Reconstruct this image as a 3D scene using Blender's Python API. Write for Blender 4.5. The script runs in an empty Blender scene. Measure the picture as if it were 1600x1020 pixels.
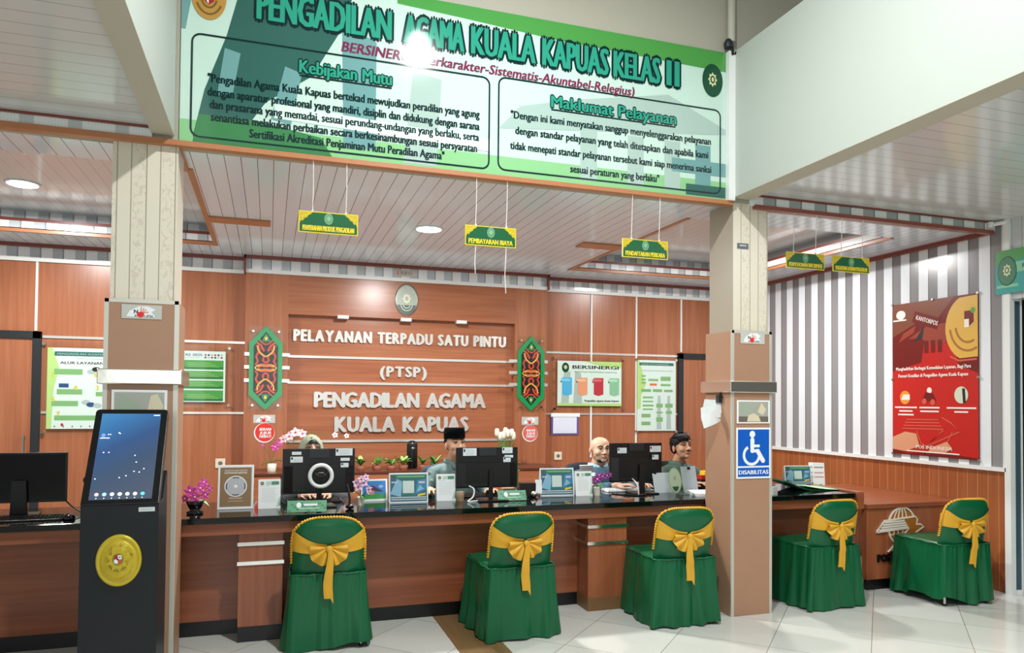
import bpy, math, random
from mathutils import Vector, Matrix, noise
random.seed(7)
S = bpy.context.scene
COL = S.collection
PI = math.pi
rad = math.radians

# ------------------------------------------------------------------ camera
cam_d = bpy.data.cameras.new('camera'); cam = bpy.data.objects.new('camera', cam_d); COL.objects.link(cam); S.camera = cam
cam_d.sensor_fit = 'HORIZONTAL'; cam_d.sensor_width = 36.0; cam_d.lens = 1146.0/1600*36.0
cam_d.shift_y = 90.0/1600; cam_d.clip_start = 0.05; cam_d.clip_end = 200
_yw, _pt, _rl = rad(18.272), rad(1.308), rad(0.4957)
_F = Vector((math.sin(_yw)*math.cos(_pt), math.cos(_yw)*math.cos(_pt), math.sin(_pt)))
_r = Vector((math.cos(_yw), -math.sin(_yw), 0)); _u = _r.cross(_F)
_R = _r*math.cos(_rl)+_u*math.sin(_rl); _U = _u*math.cos(_rl)-_r*math.sin(_rl)
cam.matrix_world = Matrix(((_R.x, _U.x, -_F.x, 0), (_R.y, _U.y, -_F.y, 0), (_R.z, _U.z, -_F.z, 1.6), (0, 0, 0, 1)))

# ------------------------------------------------------------------ world, lights, exposure
S.view_settings.view_transform = 'Standard'; S.view_settings.look = 'None'; S.view_settings.gamma = 1.0
S.view_settings.use_curve_mapping = False
S.view_settings.exposure = 0.0
W = bpy.data.worlds.new('world'); S.world = W; W.use_nodes = True
W.node_tree.nodes['Background'].inputs[0].default_value = (0.86, 0.93, 0.92, 1)
W.node_tree.nodes['Background'].inputs[1].default_value = 0.58

def area(name, loc, sx, sy, power, col=(1, 1, 1), rot=(0, 0, 0)):
    d = bpy.data.lights.new(name, 'AREA'); d.shape = 'RECTANGLE'; d.size = sx; d.size_y = sy; d.energy = power; d.color = col
    o = bpy.data.objects.new(name, d); COL.objects.link(o); o.location = loc; o.rotation_euler = rot
    return o
area('front_fill', (-0.8, -3.6, 2.4), 3.0, 2.2, 55, (0.93, 0.98, 1.0), (rad(90), 0, rad(-6)))  # unseen fill light, added to lighten the front faces, mostly on the left

# ------------------------------------------------------------------ materials
def lin(h):
    h = h.lstrip('#'); o = []
    for i in (0, 2, 4):
        c = int(h[i:i+2], 16)/255.0
        o.append(c/12.92 if c <= 0.04045 else ((c+0.055)/1.055)**2.4)
    return (o[0], o[1], o[2], 1.0)
MATS = {}
def new_mat(name):
    m = bpy.data.materials.new(name); m.use_nodes = True
    return m, m.node_tree.nodes, m.node_tree.links, m.node_tree.nodes['Principled BSDF']
def M(name, col=None, rough=0.5, metal=0.0, spec=0.5, emit=0.0, vary=0.0, vscale=8.0, bump=0.0, bscale=60.0, alpha=1.0, trans=0.0, sheen=0.0, coat=0.0):
    if name in MATS: return MATS[name]
    m, N, L, P = new_mat(name)
    c = lin(col) if isinstance(col, str) else col
    P.inputs['Base Color'].default_value = c; P.inputs['Roughness'].default_value = rough; P.inputs['Metallic'].default_value = metal
    P.inputs['Specular IOR Level'].default_value = spec
    P.inputs['Alpha'].default_value = alpha; P.inputs['Transmission Weight'].default_value = trans
    P.inputs['Sheen Weight'].default_value = sheen; P.inputs['Coat Weight'].default_value = coat
    if emit: P.inputs['Emission Color'].default_value = c; P.inputs['Emission Strength'].default_value = emit
    if vary or bump:
        tc = N.new('ShaderNodeTexCoord'); nz = N.new('ShaderNodeTexNoise'); nz.inputs['Scale'].default_value = vscale; nz.inputs['Detail'].default_value = 3
        L.new(tc.outputs['Object'], nz.inputs['Vector'])
        if vary:
            mx = N.new('ShaderNodeMix'); mx.data_type = 'RGBA'; L.new(nz.outputs['Fac'], mx.inputs[0])
            mx.inputs[6].default_value = tuple(max(0, v*(1-vary)) for v in c[:3])+(1,); mx.inputs[7].default_value = tuple(min(1, v*(1+vary)) for v in c[:3])+(1,)
            L.new(mx.outputs[2], P.inputs['Base Color'])
        if bump:
            n2 = N.new('ShaderNodeTexNoise'); n2.inputs['Scale'].default_value = bscale; L.new(tc.outputs['Object'], n2.inputs['Vector'])
            b = N.new('ShaderNodeBump'); b.inputs['Strength'].default_value = bump; b.inputs['Distance'].default_value = 0.01
            L.new(n2.outputs['Fac'], b.inputs['Height']); L.new(b.outputs['Normal'], P.inputs['Normal'])
    MATS[name] = m
    return m
def math_node(N, L, op, a, b=None, c=None):
    n = N.new('ShaderNodeMath'); n.operation = op
    for i, v in enumerate((a, b, c)):
        if v is None: continue
        if isinstance(v, (int, float)): n.inputs[i].default_value = v
        else: L.new(v, n.inputs[i])
    return n.outputs[0]
def mixc(N, L, fac, a, b):
    mx = N.new('ShaderNodeMix'); mx.data_type = 'RGBA'; L.new(fac, mx.inputs[0])
    for i, v in ((6, a), (7, b)):
        if isinstance(v, tuple): mx.inputs[i].default_value = v
        else: L.new(v, mx.inputs[i])
    return mx.outputs[2]
def coords(N, L, axis):
    g = N.new('ShaderNodeNewGeometry'); sp = N.new('ShaderNodeSeparateXYZ'); L.new(g.outputs['Position'], sp.inputs[0])
    return g, sp.outputs[axis]
def wood(name, col, dark, axis=2, rough=0.3, seam=None, scale=1.0):
    """laminate with grain along axis (0 x, 2 z); seam=(axis, pitch) cuts thin pale grooves"""
    if name in MATS: return MATS[name]
    m, N, L, P = new_mat(name)
    g = N.new('ShaderNodeNewGeometry'); mp = N.new('ShaderNodeMapping'); L.new(g.outputs['Position'], mp.inputs[0])
    sc = [34*scale, 34*scale, 34*scale]; sc[axis] = 1.3*scale; mp.inputs['Scale'].default_value = sc
    nz = N.new('ShaderNodeTexNoise'); nz.inputs['Scale'].default_value = 1.0; nz.inputs['Detail'].default_value = 5; nz.inputs['Distortion'].default_value = 0.4
    L.new(mp.outputs[0], nz.inputs['Vector'])
    mp2 = N.new('ShaderNodeMapping'); L.new(g.outputs['Position'], mp2.inputs[0]); s2 = [7, 7, 7]; s2[axis] = 0.6; mp2.inputs['Scale'].default_value = s2
    n2 = N.new('ShaderNodeTexNoise'); n2.inputs['Scale'].default_value = 1.0; L.new(mp2.outputs[0], n2.inputs['Vector'])
    f = math_node(N, L, 'ADD', math_node(N, L, 'MULTIPLY', nz.outputs['Fac'], 0.55), math_node(N, L, 'MULTIPLY', n2.outputs['Fac'], 0.45))
    rp = N.new('ShaderNodeMapRange'); L.new(f, rp.inputs[0]); rp.inputs[1].default_value = 0.34; rp.inputs[2].default_value = 0.66
    c = mixc(N, L, rp.outputs[0], lin(dark), lin(col))
    if seam:
        ax, pitch = seam
        _, cc = coords(N, L, ax)
        w = math_node(N, L, 'LESS_THAN', math_node(N, L, 'FRACT', math_node(N, L, 'DIVIDE', cc, pitch)), 0.06)
        c = mixc(N, L, math_node(N, L, 'MULTIPLY', w, 0.5), c, lin('#d9a07c'))
    L.new(c, P.inputs['Base Color']); P.inputs['Roughness'].default_value = rough
    MATS[name] = m
    return m
def planks(name, col, line, axis, pitch=0.1, rough=0.13, wline=0.045, off=0.0):
    if name in MATS: return MATS[name]
    m, N, L, P = new_mat(name)
    _, cc = coords(N, L, axis)
    fr = math_node(N, L, 'FRACT', math_node(N, L, 'DIVIDE', math_node(N, L, 'ADD', cc, 50+off), pitch))
    w = math_node(N, L, 'LESS_THAN', fr, wline)
    L.new(mixc(N, L, w, lin(col), lin(line)), P.inputs['Base Color'])
    P.inputs['Roughness'].default_value = rough; P.inputs['Specular IOR Level'].default_value = 0.6
    b = N.new('ShaderNodeBump'); b.inputs['Strength'].default_value = 0.25; b.inputs['Distance'].default_value = 0.004; b.invert = True
    L.new(w, b.inputs['Height']); L.new(b.outputs['Normal'], P.inputs['Normal'])
    MATS[name] = m
    return m
def stripes(name, a, b_, axis, pitch=0.2, off=0.0, rough=0.2, duty=0.5):
    if name in MATS: return MATS[name]
    m, N, L, P = new_mat(name)
    _, cc = coords(N, L, axis)
    t = math_node(N, L, 'ADD', cc, 50+off)
    fr = math_node(N, L, 'FRACT', math_node(N, L, 'DIVIDE', t, pitch))
    w = math_node(N, L, 'LESS_THAN', fr, duty)
    fine = math_node(N, L, 'MULTIPLY', math_node(N, L, 'LESS_THAN', math_node(N, L, 'FRACT', math_node(N, L, 'DIVIDE', t, 0.0165)), 0.22), 0.12)
    c = mixc(N, L, w, lin(b_), lin(a))
    c = mixc(N, L, fine, c, lin('#8d9094'))
    edge = math_node(N, L, 'MULTIPLY', math_node(N, L, 'LESS_THAN', math_node(N, L, 'ABSOLUTE', math_node(N, L, 'SUBTRACT', fr, duty+0.47)), 0.03), 0.5)
    c = mixc(N, L, edge, c, lin('#4c4a4c'))
    L.new(c, P.inputs['Base Color']); P.inputs['Roughness'].default_value = rough
    MATS[name] = m
    return m
def floor_mat():
    m, N, L, P = new_mat('glossy floor tiles')
    g = N.new('ShaderNodeNewGeometry'); sp = N.new('ShaderNodeSeparateXYZ'); L.new(g.outputs['Position'], sp.inputs[0])
    k = 0.70710678
    u = math_node(N, L, 'MULTIPLY', math_node(N, L, 'ADD', sp.outputs[0], sp.outputs[1]), k)
    v = math_node(N, L, 'MULTIPLY', math_node(N, L, 'SUBTRACT', sp.outputs[0], sp.outputs[1]), k)
    us = math_node(N, L, 'DIVIDE', math_node(N, L, 'ADD', u, 60-5.10), 0.6); vs = math_node(N, L, 'DIVIDE', math_node(N, L, 'ADD', v, 60+0.664), 0.6)
    lu = math_node(N, L, 'LESS_THAN', math_node(N, L, 'FRACT', us), 0.008); lv = math_node(N, L, 'LESS_THAN', math_node(N, L, 'FRACT', vs), 0.008)
    gr = math_node(N, L, 'MAXIMUM', lu, lv)
    wn = N.new('ShaderNodeTexWhiteNoise'); wn.noise_dimensions = '2D'; cb = N.new('ShaderNodeCombineXYZ')
    L.new(math_node(N, L, 'FLOOR', us), cb.inputs[0]); L.new(math_node(N, L, 'FLOOR', vs), cb.inputs[1]); L.new(cb.outputs[0], wn.inputs[0])
    base = mixc(N, L, wn.outputs[0], lin('#cccdc5'), lin('#d9dad4'))
    nz = N.new('ShaderNodeTexNoise'); nz.inputs['Scale'].default_value = 2.2; nz.inputs['Detail'].default_value = 4; L.new(g.outputs['Position'], nz.inputs['Vector'])
    base = mixc(N, L, math_node(N, L, 'MULTIPLY', nz.outputs['Fac'], 0.25), base, lin('#bdbcb0'))
    L.new(mixc(N, L, gr, base, lin('#85867e')), P.inputs['Base Color'])
    P.inputs['Roughness'].default_value = 0.16; P.inputs['Specular IOR Level'].default_value = 0.5
    MATS['floor'] = m
    return m
def column_mat(name, axis):
    """cream PVC wall sheet: vertical flutes and bands of faint embossed ornament"""
    m, N, L, P = new_mat(name)
    g, cc = coords(N, L, axis)
    fr = math_node(N, L, 'FRACT', math_node(N, L, 'DIVIDE', math_node(N, L, 'ADD', cc, 50.0), 0.155))
    flute = math_node(N, L, 'MAXIMUM', math_node(N, L, 'LESS_THAN', fr, 0.045), math_node(N, L, 'LESS_THAN', math_node(N, L, 'ABSOLUTE', math_node(N, L, 'SUBTRACT', fr, 0.5)), 0.02))
    band = math_node(N, L, 'GREATER_THAN', fr, 0.56)
    mp = N.new('ShaderNodeMapping'); L.new(g.outputs['Position'], mp.inputs[0]); mp.inputs['Scale'].default_value = (26, 26, 17)
    vo = N.new('ShaderNodeTexNoise'); vo.inputs['Scale'].default_value = 1.0; vo.inputs['Distortion'].default_value = 2.2; L.new(mp.outputs[0], vo.inputs['Vector'])
    orn = math_node(N, L, 'MULTIPLY', math_node(N, L, 'GREATER_THAN', vo.outputs['Fac'], 0.56), band)
    c = mixc(N, L, math_node(N, L, 'MULTIPLY', orn, 0.45), lin('#e0d8c4'), lin('#c2b8a3'))
    c = mixc(N, L, flute, c, lin('#a89e8c'))
    L.new(c, P.inputs['Base Color']); P.inputs['Roughness'].default_value = 0.35
    b = N.new('ShaderNodeBump'); b.inputs['Strength'].default_value = 0.3; b.inputs['Distance'].default_value = 0.004
    L.new(math_node(N, L, 'ADD', orn, math_node(N, L, 'MULTIPLY', flute, -1.0)), b.inputs['Height']); L.new(b.outputs['Normal'], P.inputs['Normal'])
    MATS[name] = m
    return m
WOODV = wood('wood laminate upright grain', '#b47351', '#9b5d3f', 2, 0.27)
WOODH = wood('wood laminate level grain', '#b1704e', '#96583a', 0, 0.27)
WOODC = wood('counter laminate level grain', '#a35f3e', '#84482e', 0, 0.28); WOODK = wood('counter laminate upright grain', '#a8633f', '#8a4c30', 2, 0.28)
WOODP = wood('grooved wood wainscot', '#a9643a', '#96542f', 2, 0.3, seam=(1, 0.1))
CARD = M('brown wrap', '#ab8368', 0.42, vary=0.06, vscale=5, bump=0.05, bscale=9)
TRIM_L = M('light wood trim', '#b5774f', 0.35, vary=0.08, vscale=20)
TRIM_R = M('red brown trim', '#7d3b30', 0.35)
BEAM = M('painted beam', '#bbc1b8', 0.6)
SOFFIT = M('painted beam underside', '#bfbaa8', 0.6)
UPPER = M('painted upper wall', '#aaa696', 0.65, vary=0.03, vscale=1.5)
WHITE = M('white paint', '#e8ebe8', 0.35)
BLACK = M('black plastic', '#0c0d0f', 0.35)
DARK = M('charcoal', '#22262a', 0.45)
CHROME = M('mirror steel', '#d9d8d2', 0.12, metal=1.0)
STEEL = M('brushed steel', '#b9b6ac', 0.3, metal=1.0)
TAPE = M('silver edge tape', '#cfccc0', 0.35, metal=0.35)
LETTER = M('letter steel', '#f0eee8', 0.2, metal=0.6)
STONE = M('black polished stone', '#07090b', 0.06, spec=0.6)
KICK = M('black kickboard', '#090b0d', 0.35)
GREEN = M('green satin', '#065c36', 0.33, vary=0.06, vscale=3, spec=0.4, bump=0.05, bscale=25)
GOLD = M('gold satin', '#dba62e', 0.45, vary=0.08, vscale=10, spec=0.35)
PAPER = M('white paper', '#eef2f2', 0.5)
INK = M('black print', '#11171a', 0.5)
def clear_mat():
    m = bpy.data.materials.new('clear acrylic'); m.use_nodes = True; N = m.node_tree.nodes; L = m.node_tree.links; N.remove(N['Principled BSDF'])
    t = N.new('ShaderNodeBsdfTransparent'); t.inputs[0].default_value = (0.96, 0.98, 0.97, 1); g = N.new('ShaderNodeBsdfGlossy'); g.inputs['Roughness'].default_value = 0.05
    f = N.new('ShaderNodeFresnel'); f.inputs[0].default_value = 1.4; x = N.new('ShaderNodeMixShader')
    ge = N.new('ShaderNodeNewGeometry'); mu = N.new('ShaderNodeMath'); mu.operation = 'MULTIPLY'; su = N.new('ShaderNodeMath'); su.operation = 'SUBTRACT'; su.inputs[0].default_value = 1.0; L.new(ge.outputs['Backfacing'], su.inputs[1]); L.new(f.outputs[0], mu.inputs[0]); L.new(su.outputs[0], mu.inputs[1])
    L.new(mu.outputs[0], x.inputs[0]); L.new(t.outputs[0], x.inputs[1]); L.new(g.outputs[0], x.inputs[2]); L.new(x.outputs[0], N['Material Output'].inputs[0])
    MATS['clear acrylic'] = m; return m
ACRY = clear_mat()

# ------------------------------------------------------------------ mesh building
_tc = {}
def text_geo(s, bold=0.0, ital=0.0):
    k = (s, bold, ital)
    if k in _tc: return _tc[k]
    cu = bpy.data.curves.new('t', 'FONT'); cu.body = s; cu.size = 1.0; cu.offset = bold; cu.shear = ital; cu.resolution_u = 2; cu.fill_mode = 'FRONT'
    ob = bpy.data.objects.new('t', cu); COL.objects.link(ob)
    dg = bpy.context.evaluated_depsgraph_get()
    me = bpy.data.meshes.new_from_object(ob.evaluated_get(dg))
    vs = [tuple(v.co) for v in me.vertices]; fs = [tuple(p.vertices) for p in me.polygons]
    bpy.data.meshes.remove(me); bpy.data.objects.remove(ob); bpy.data.curves.remove(cu)
    x0 = min(v[0] for v in vs); x1 = max(v[0] for v in vs)
    _tc[k] = ([(v[0]-x0, v[1]) for v in vs], fs, x1-x0)
    return _tc[k]
CAP = 0.70

class MB:
    def __init__(s): s.v = []; s.f = []; s.m = []; s.sm = []; s.mats = []; s.X = Matrix.Identity(4)
    def mi(s, m):
        if isinstance(m, str): m = MATS[m]
        if m not in s.mats: s.mats.append(m)
        return s.mats.index(m)
    def raw(s, vs, fs, m, smooth=False):
        o = len(s.v); s.v += [tuple(s.X @ Vector(v)) for v in vs]; k = s.mi(m)
        for f in fs: s.f.append(tuple(i+o for i in f)); s.m.append(k); s.sm.append(smooth)
    def box(s, x0, x1, y0, y1, z0, z1, m):
        s.raw([(x0, y0, z0), (x1, y0, z0), (x1, y1, z0), (x0, y1, z0), (x0, y0, z1), (x1, y0, z1), (x1, y1, z1), (x0, y1, z1)],
              [(0, 3, 2, 1), (4, 5, 6, 7), (0, 1, 5, 4), (1, 2, 6, 5), (2, 3, 7, 6), (3, 0, 4, 7)], m)
    def prism(s, pts, y0, y1, m, plane='xz'):
        n = len(pts); mk = {'xz': lambda p, t: (p[0], t, p[1]), 'xy': lambda p, t: (p[0], p[1], t), 'yz': lambda p, t: (t, p[0], p[1])}[plane]
        vs = [mk(p, y0) for p in pts]+[mk(p, y1) for p in pts]
        s.raw(vs, [tuple(range(n)), tuple(range(2*n-1, n-1, -1))]+[(i, i+n, (i+1) % n+n, (i+1) % n) for i in range(n)], m)
    def rings(s, R, m, caps=True, smooth=True, closed=False):
        n = len(R[0]); vs = [p for r in R for p in r]; fs = []
        K = len(R)
        for j in range(K if closed else K-1):
            a, b = j*n, ((j+1) % K)*n
            fs += [(a+i, a+(i+1) % n, b+(i+1) % n, b+i) for i in range(n)]
        s.raw(vs, fs, m, smooth)
        if caps and not closed:
            s.raw(R[0], [tuple(range(n-1, -1, -1))], m, False); s.raw(R[-1], [tuple(range(n))], m, False)
    def lathe(s, prof, m, c=(0, 0, 0), n=24, sx=1.0, sy=1.0, caps=True):
        s.rings([[(c[0]+r*sx*math.cos(2*PI*i/n), c[1]+r*sy*math.sin(2*PI*i/n), c[2]+z) for i in range(n)] for r, z in prof], m, caps)
    def tube(s, pts, rs, m, n=10, caps=True, closed=False):
        pts = [Vector(p) for p in pts]; K = len(pts)
        if isinstance(rs, (int, float)): rs = [rs]*K
        R = []; prev = None
        for i in range(K):
            if closed: t = pts[(i+1) % K]-pts[i-1]
            else: t = pts[min(i+1, K-1)]-pts[max(i-1, 0)]
            t = t.normalized() if t.length > 1e-9 else Vector((0, 0, 1))
            a = prev-t*prev.dot(t) if prev is not None else (Vector((0, 0, 1)) if abs(t.z) < 0.9 else Vector((1, 0, 0))).cross(t)
            a.normalize(); prev = a; b = t.cross(a)
            R.append([tuple(pts[i]+(a*math.cos(2*PI*k/n)+b*math.sin(2*PI*k/n))*rs[i]) for k in range(n)])
        s.rings(R, m, caps, True, closed)
    def capsule(s, pts, rs, m, n=12):
        """tube with rounded ends"""
        pts = [Vector(p) for p in pts]; rs = list(rs)
        d0 = (pts[0]-pts[1]).normalized(); d1 = (pts[-1]-pts[-2]).normalized()
        P = [pts[0]+d0*rs[0]*k for k in (0.98, 0.8, 0.45)]+pts+[pts[-1]+d1*rs[-1]*k for k in (0.45, 0.8, 0.98)]
        Q = [rs[0]*k for k in (0.2, 0.6, 0.89)]+rs+[rs[-1]*k for k in (0.89, 0.6, 0.2)]
        s.tube(P, Q, m, n)
    def ell(s, c, r, m, nu=16, nv=10, rot=None):
        R = []; rm = rot.to_matrix() if rot is not None else None
        for j in range(nv+1):
            t = -PI/2+PI*(0.03+0.94*j/nv)
            ring = []
            for i in range(nu):
                p = Vector((r[0]*math.cos(t)*math.cos(2*PI*i/nu), r[1]*math.cos(t)*math.sin(2*PI*i/nu), r[2]*math.sin(t)))
                if rm: p = rm @ p
                ring.append((c[0]+p.x, c[1]+p.y, c[2]+p.z))
            R.append(ring)
        s.rings(R, m)
    def grid(s, P, m, smooth=True):
        h = len(P); w = len(P[0])
        s.raw([p for r in P for p in r], [(j*w+i, j*w+i+1, (j+1)*w+i+1, (j+1)*w+i) for j in range(h-1) for i in range(w-1)], m, smooth)
    # printed artwork: local x right, z up, facing -y; layer k sits k*0.6 mm proud
    def rect(s, x0, z0, x1, z1, m, k=1): s.poly([(x0, z0), (x1, z0), (x1, z1), (x0, z1)], m, k)
    def lay(s, k): s.cnt = getattr(s, 'cnt', 0)+1; return -0.0006*k-0.000012*s.cnt
    def poly(s, pts, m, k=1): y = s.lay(k); s.raw([(p[0], y, p[1]) for p in pts], [tuple(range(len(pts)))], m)
    def disc(s, cx, cz, rx, rz, m, k=1, n=28, a0=0, a1=2*PI):
        full = a1-a0 > 6.28
        s.poly([(cx+rx*math.cos(a0+(a1-a0)*i/(n if full else n-1)), cz+rz*math.sin(a0+(a1-a0)*i/(n if full else n-1))) for i in range(n)], m, k)
    def line(s, pts, w, m, k=1, closed=False):
        n = len(pts); A = []; B = []
        for i in range(n):
            p = Vector(pts[i]); a = Vector(pts[i-1] if (i or closed) else pts[i]); b = Vector(pts[(i+1) % n] if (i < n-1 or closed) else pts[i])
            t = (b-a).normalized(); q = Vector((-t.y, t.x))*w/2; A.append(p+q); B.append(p-q)
        fs = [(i, (i+1) % n, n+(i+1) % n, n+i) for i in range(n if closed else n-1)]
        y = s.lay(k); s.raw([(p.x, y, p.y) for p in A+B], fs, m)
    def text(s, t, x, z, h, m, k=2, w=None, bold=0.02, align='l', ital=0.0, depth=None, y=0.0, ring=False):
        vs, fs, tw = text_geo(t, 0.0, ital)
        sz = h/CAP; sx = sz if w is None else w/tw
        ox = x-(tw*sx/2 if align == 'c' else tw*sx if align == 'r' else 0)
        d = bold*sz
        offs = [(0, 0)] if bold < 0.012 else [(-d, 0), (0, 0), (d, 0)] if not ring else [(d*math.cos(i*PI/4), d*math.sin(i*PI/4)) for i in range(8)]
        if depth is None:
            y0 = s.lay(k)
            for j, (dx, dz) in enumerate(offs): s.raw([(ox+dx+v[0]*sx, y0-0.00012*j, z+dz+v[1]*sz) for v in vs], fs, m)
        else:
            n = len(vs); ed = {}
            for f in fs:
                for i in range(len(f)):
                    e = (f[i], f[(i+1) % len(f)]); ed[e] = ed.get(e, 0)+1
            side = [(a, b) for (a, b) in ed if (b, a) not in ed]
            for j, (dx, dz) in enumerate(offs+[(0, d*0.5), (0, -d*0.5)]): s.raw([(ox+dx+v[0]*sx, y-depth-0.0003*j, z+dz+v[1]*sz) for v in vs]+[(ox+dx+v[0]*sx, y, z+dz+v[1]*sz) for v in vs], list(fs)+[(b, a, a+n, b+n) for a, b in side], m)
    def build(s, name, parent=None, bevel=0.0, mods=None):
        me = bpy.data.meshes.new(name); me.from_pydata(s.v, [], s.f)
        for m in s.mats: me.materials.append(m)
        me.polygons.foreach_set('material_index', s.m); me.polygons.foreach_set('use_smooth', s.sm); me.update()
        o = bpy.data.objects.new(name, me); COL.objects.link(o)
        if parent is not None: o.parent = parent
        if bevel:
            b = o.modifiers.new('bevel', 'BEVEL'); b.width = bevel; b.segments = 2; b.limit_method = 'ANGLE'; b.angle_limit = rad(40)
        return o
def tag(o, label, cat, group=None):
    o['label'] = label; o['category'] = cat
    if group: o['group'] = group
    return o
def thing(name, label, cat, loc=(0, 0, 0), rz=0.0, group=None):
    o = bpy.data.objects.new(name, None); COL.objects.link(o); o.empty_display_size = 0.1
    o.location = loc; o.rotation_euler = (0, 0, rz)
    return tag(o, label, cat, group)
def struct(o, label=None):
    o['kind'] = 'structure'
    if label: o['label'] = label
    return o
def sbox(name, x0, x1, y0, y1, z0, z1, m, parent=None, bevel=0.0):
    b = MB(); b.box(x0, x1, y0, y1, z0, z1, m); o = b.build(name, parent, bevel)
    if parent is None: struct(o)
    return o
def copy_tree(o, loc, rz=None):
    def cp(x, par):
        c = x.copy(); COL.objects.link(c); c.parent = par
        for ch in x.children: cp(ch, c)
        return c
    c = cp(o, None); c.location = loc
    if rz is not None: c.rotation_euler = (0, 0, rz)
    return c

# ================================================================== THE SETTING
floor_mat()
sbox('floor', -7, 10, -4.5, 8.7, -0.1, 0, MATS['floor'])
b = MB(); b.box(1.17, 1.49, 2.0, 5.37, 0.0, 0.0015, wood('brown floor inlay', '#8a6c48', '#6f5436', 1, 0.3)); o = b.build('trim_1'); struct(o, 'brown wood-look strip let into the pale floor tiles')

YC = 4.724
# ---- back wall
sbox('wall_back', -6.5, 6.2, 8.45, 8.6, 0, 2.955, WOODV)
STR_X = stripes('striped panel boards', '#f7fafc', '#c6ced3', 0, 0.2, 0.0, 0.16)
sbox('wall_back_top', -6.5, 6.2, 8.452, 8.6, 2.955, 3.4, STR_X)
bump = MB()
bump.box(-0.26, 0.18, 8.30, 8.45, 0, 2.95, WOODV); bump.box(2.775, 3.175, 8.30, 8.45, 0, 2.95, WOODV)
bump.box(0.18, 2.775, 8.30, 8.45, 2.52, 2.95, WOODH); bump.box(0.18, 2.775, 8.385, 8.45, 0, 2.52, WOODH)
struct(bump.build('wall_back_panel'), 'raised wood feature panel with a shallow niche in the back wall')
sbox('wall_back_panel_top', -0.26, 3.175, 8.302, 8.45, 2.95, 3.13, STR_X)
tn = [1]
def trim(bx, m, label=None, bevel=0.0):
    tn[0] += 1
    q = MB()
    for c in (bx if isinstance(bx, list) else [bx]): q.box(*c, m)
    return struct(q.build('trim_%d' % tn[0], None, bevel), label)
trim([(-6.5, -0.26, 8.425, 8.45, 2.952, 2.99), (3.175, 5.98, 8.425, 8.45, 2.952, 2.99)], WHITE, 'white ledge along the top of the back wall panels')
trim((-0.26, 3.175, 8.275, 8.30, 2.945, 2.985), WHITE, 'white ledge above the raised feature panel')
trim([(-6.5, -0.26, 8.40, 8.45, 3.095, 3.13), (3.175, 5.98, 8.40, 8.45, 3.095, 3.13)], TRIM_R, 'red-brown crown moulding on the back wall')
trim([(-0.28, 3.195, 8.25, 8.30, 3.095, 3.13), (-0.28, -0.26, 8.25, 8.45, 2.945, 3.13), (3.175, 3.195, 8.25, 8.45, 2.945, 3.13)], TRIM_R, 'red-brown crown moulding around the raised panel')
for x in (-2.229, 3.835, 4.465, 5.123): trim((x-0.011, x+0.011, 8.437, 8.45, 2.26 if x < 0 or x > 5 else 0.9, 2.952), WHITE, 'upright white joint strip on the back wall')
STRIP = LETTER
trim([(-2.17, -0.26, 8.438, 8.45, 2.19, 2.215), (-2.17, -0.26, 8.438, 8.45, 1.432, 1.455), (3.175, 5.07, 8.438, 8.45, 2.19, 2.215), (3.175, 5.07, 8.438, 8.45, 1.432, 1.455)], STRIP, 'level steel joint strips on the back wall')
trim([(0.18, 2.775, 8.372, 8.385, z-0.013, z+0.013) for z in (2.067, 1.78, 1.135)], STRIP, 'level steel strips in the niche')
trim([(a, c, 8.285, 8.30, z-0.018, z+0.018) for z in (2.075, 1.937, 1.795) for a, c in ((-0.262, -0.185), (0.115, 0.2), (2.70, 2.80), (3.13, 3.19))], STRIP, 'short steel bands beside the carved shields')
trim([(x, x+0.12, 8.27, 8.36, 2.495, 2.53) for x in (0.70, 1.40, 2.05)], WHITE, 'small pale clips under the niche head')

sbox('light_block_wall', -6.5, 8.5, -4.2, -4.0, 0, 1.2, M('light block wall', '#bdbcb2', 0.6))  # unseen low wall, added behind the camera to block low ambient light
# ---- doors in the back wall
def door(n, x0, x1, ztop, handle_x):
    t = bpy.data.objects.new('door_%d' % n, None); COL.objects.link(t); struct(t); t.location = ((x0+x1)/2, 8.44, 0); w = (x1-x0)/2
    q = MB(); q.box(-w, -w+0.075, -0.03, 0.02, 0, ztop, DARK); q.box(w-0.075, w, -0.03, 0.02, 0, ztop, DARK); q.box(-w, w, -0.03, 0.02, ztop-0.075, ztop, DARK); q.build('door_frame', t, 0.003)
    q = MB(); q.box(-w+0.075, w-0.075, -0.008, 0.015, 0, ztop-0.075, WOODV)
    q.build('door_leaf', t)
    q = MB(); q.tube([(handle_x, -0.05, 0.98), (handle_x, -0.05, 1.22)], 0.011, STEEL); q.tube([(handle_x, -0.05, 1.0), (handle_x, 0, 1.0)], 0.008, STEEL); q.tube([(handle_x, -0.05, 1.2), (handle_x, 0, 1.2)], 0.008, STEEL)
    q.build('door_handle', t)
    return t
door(1, -3.15, -2.175, 2.253, 0.36)
door(2, 5.068, 5.975, 2.243, -0.33)

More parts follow.
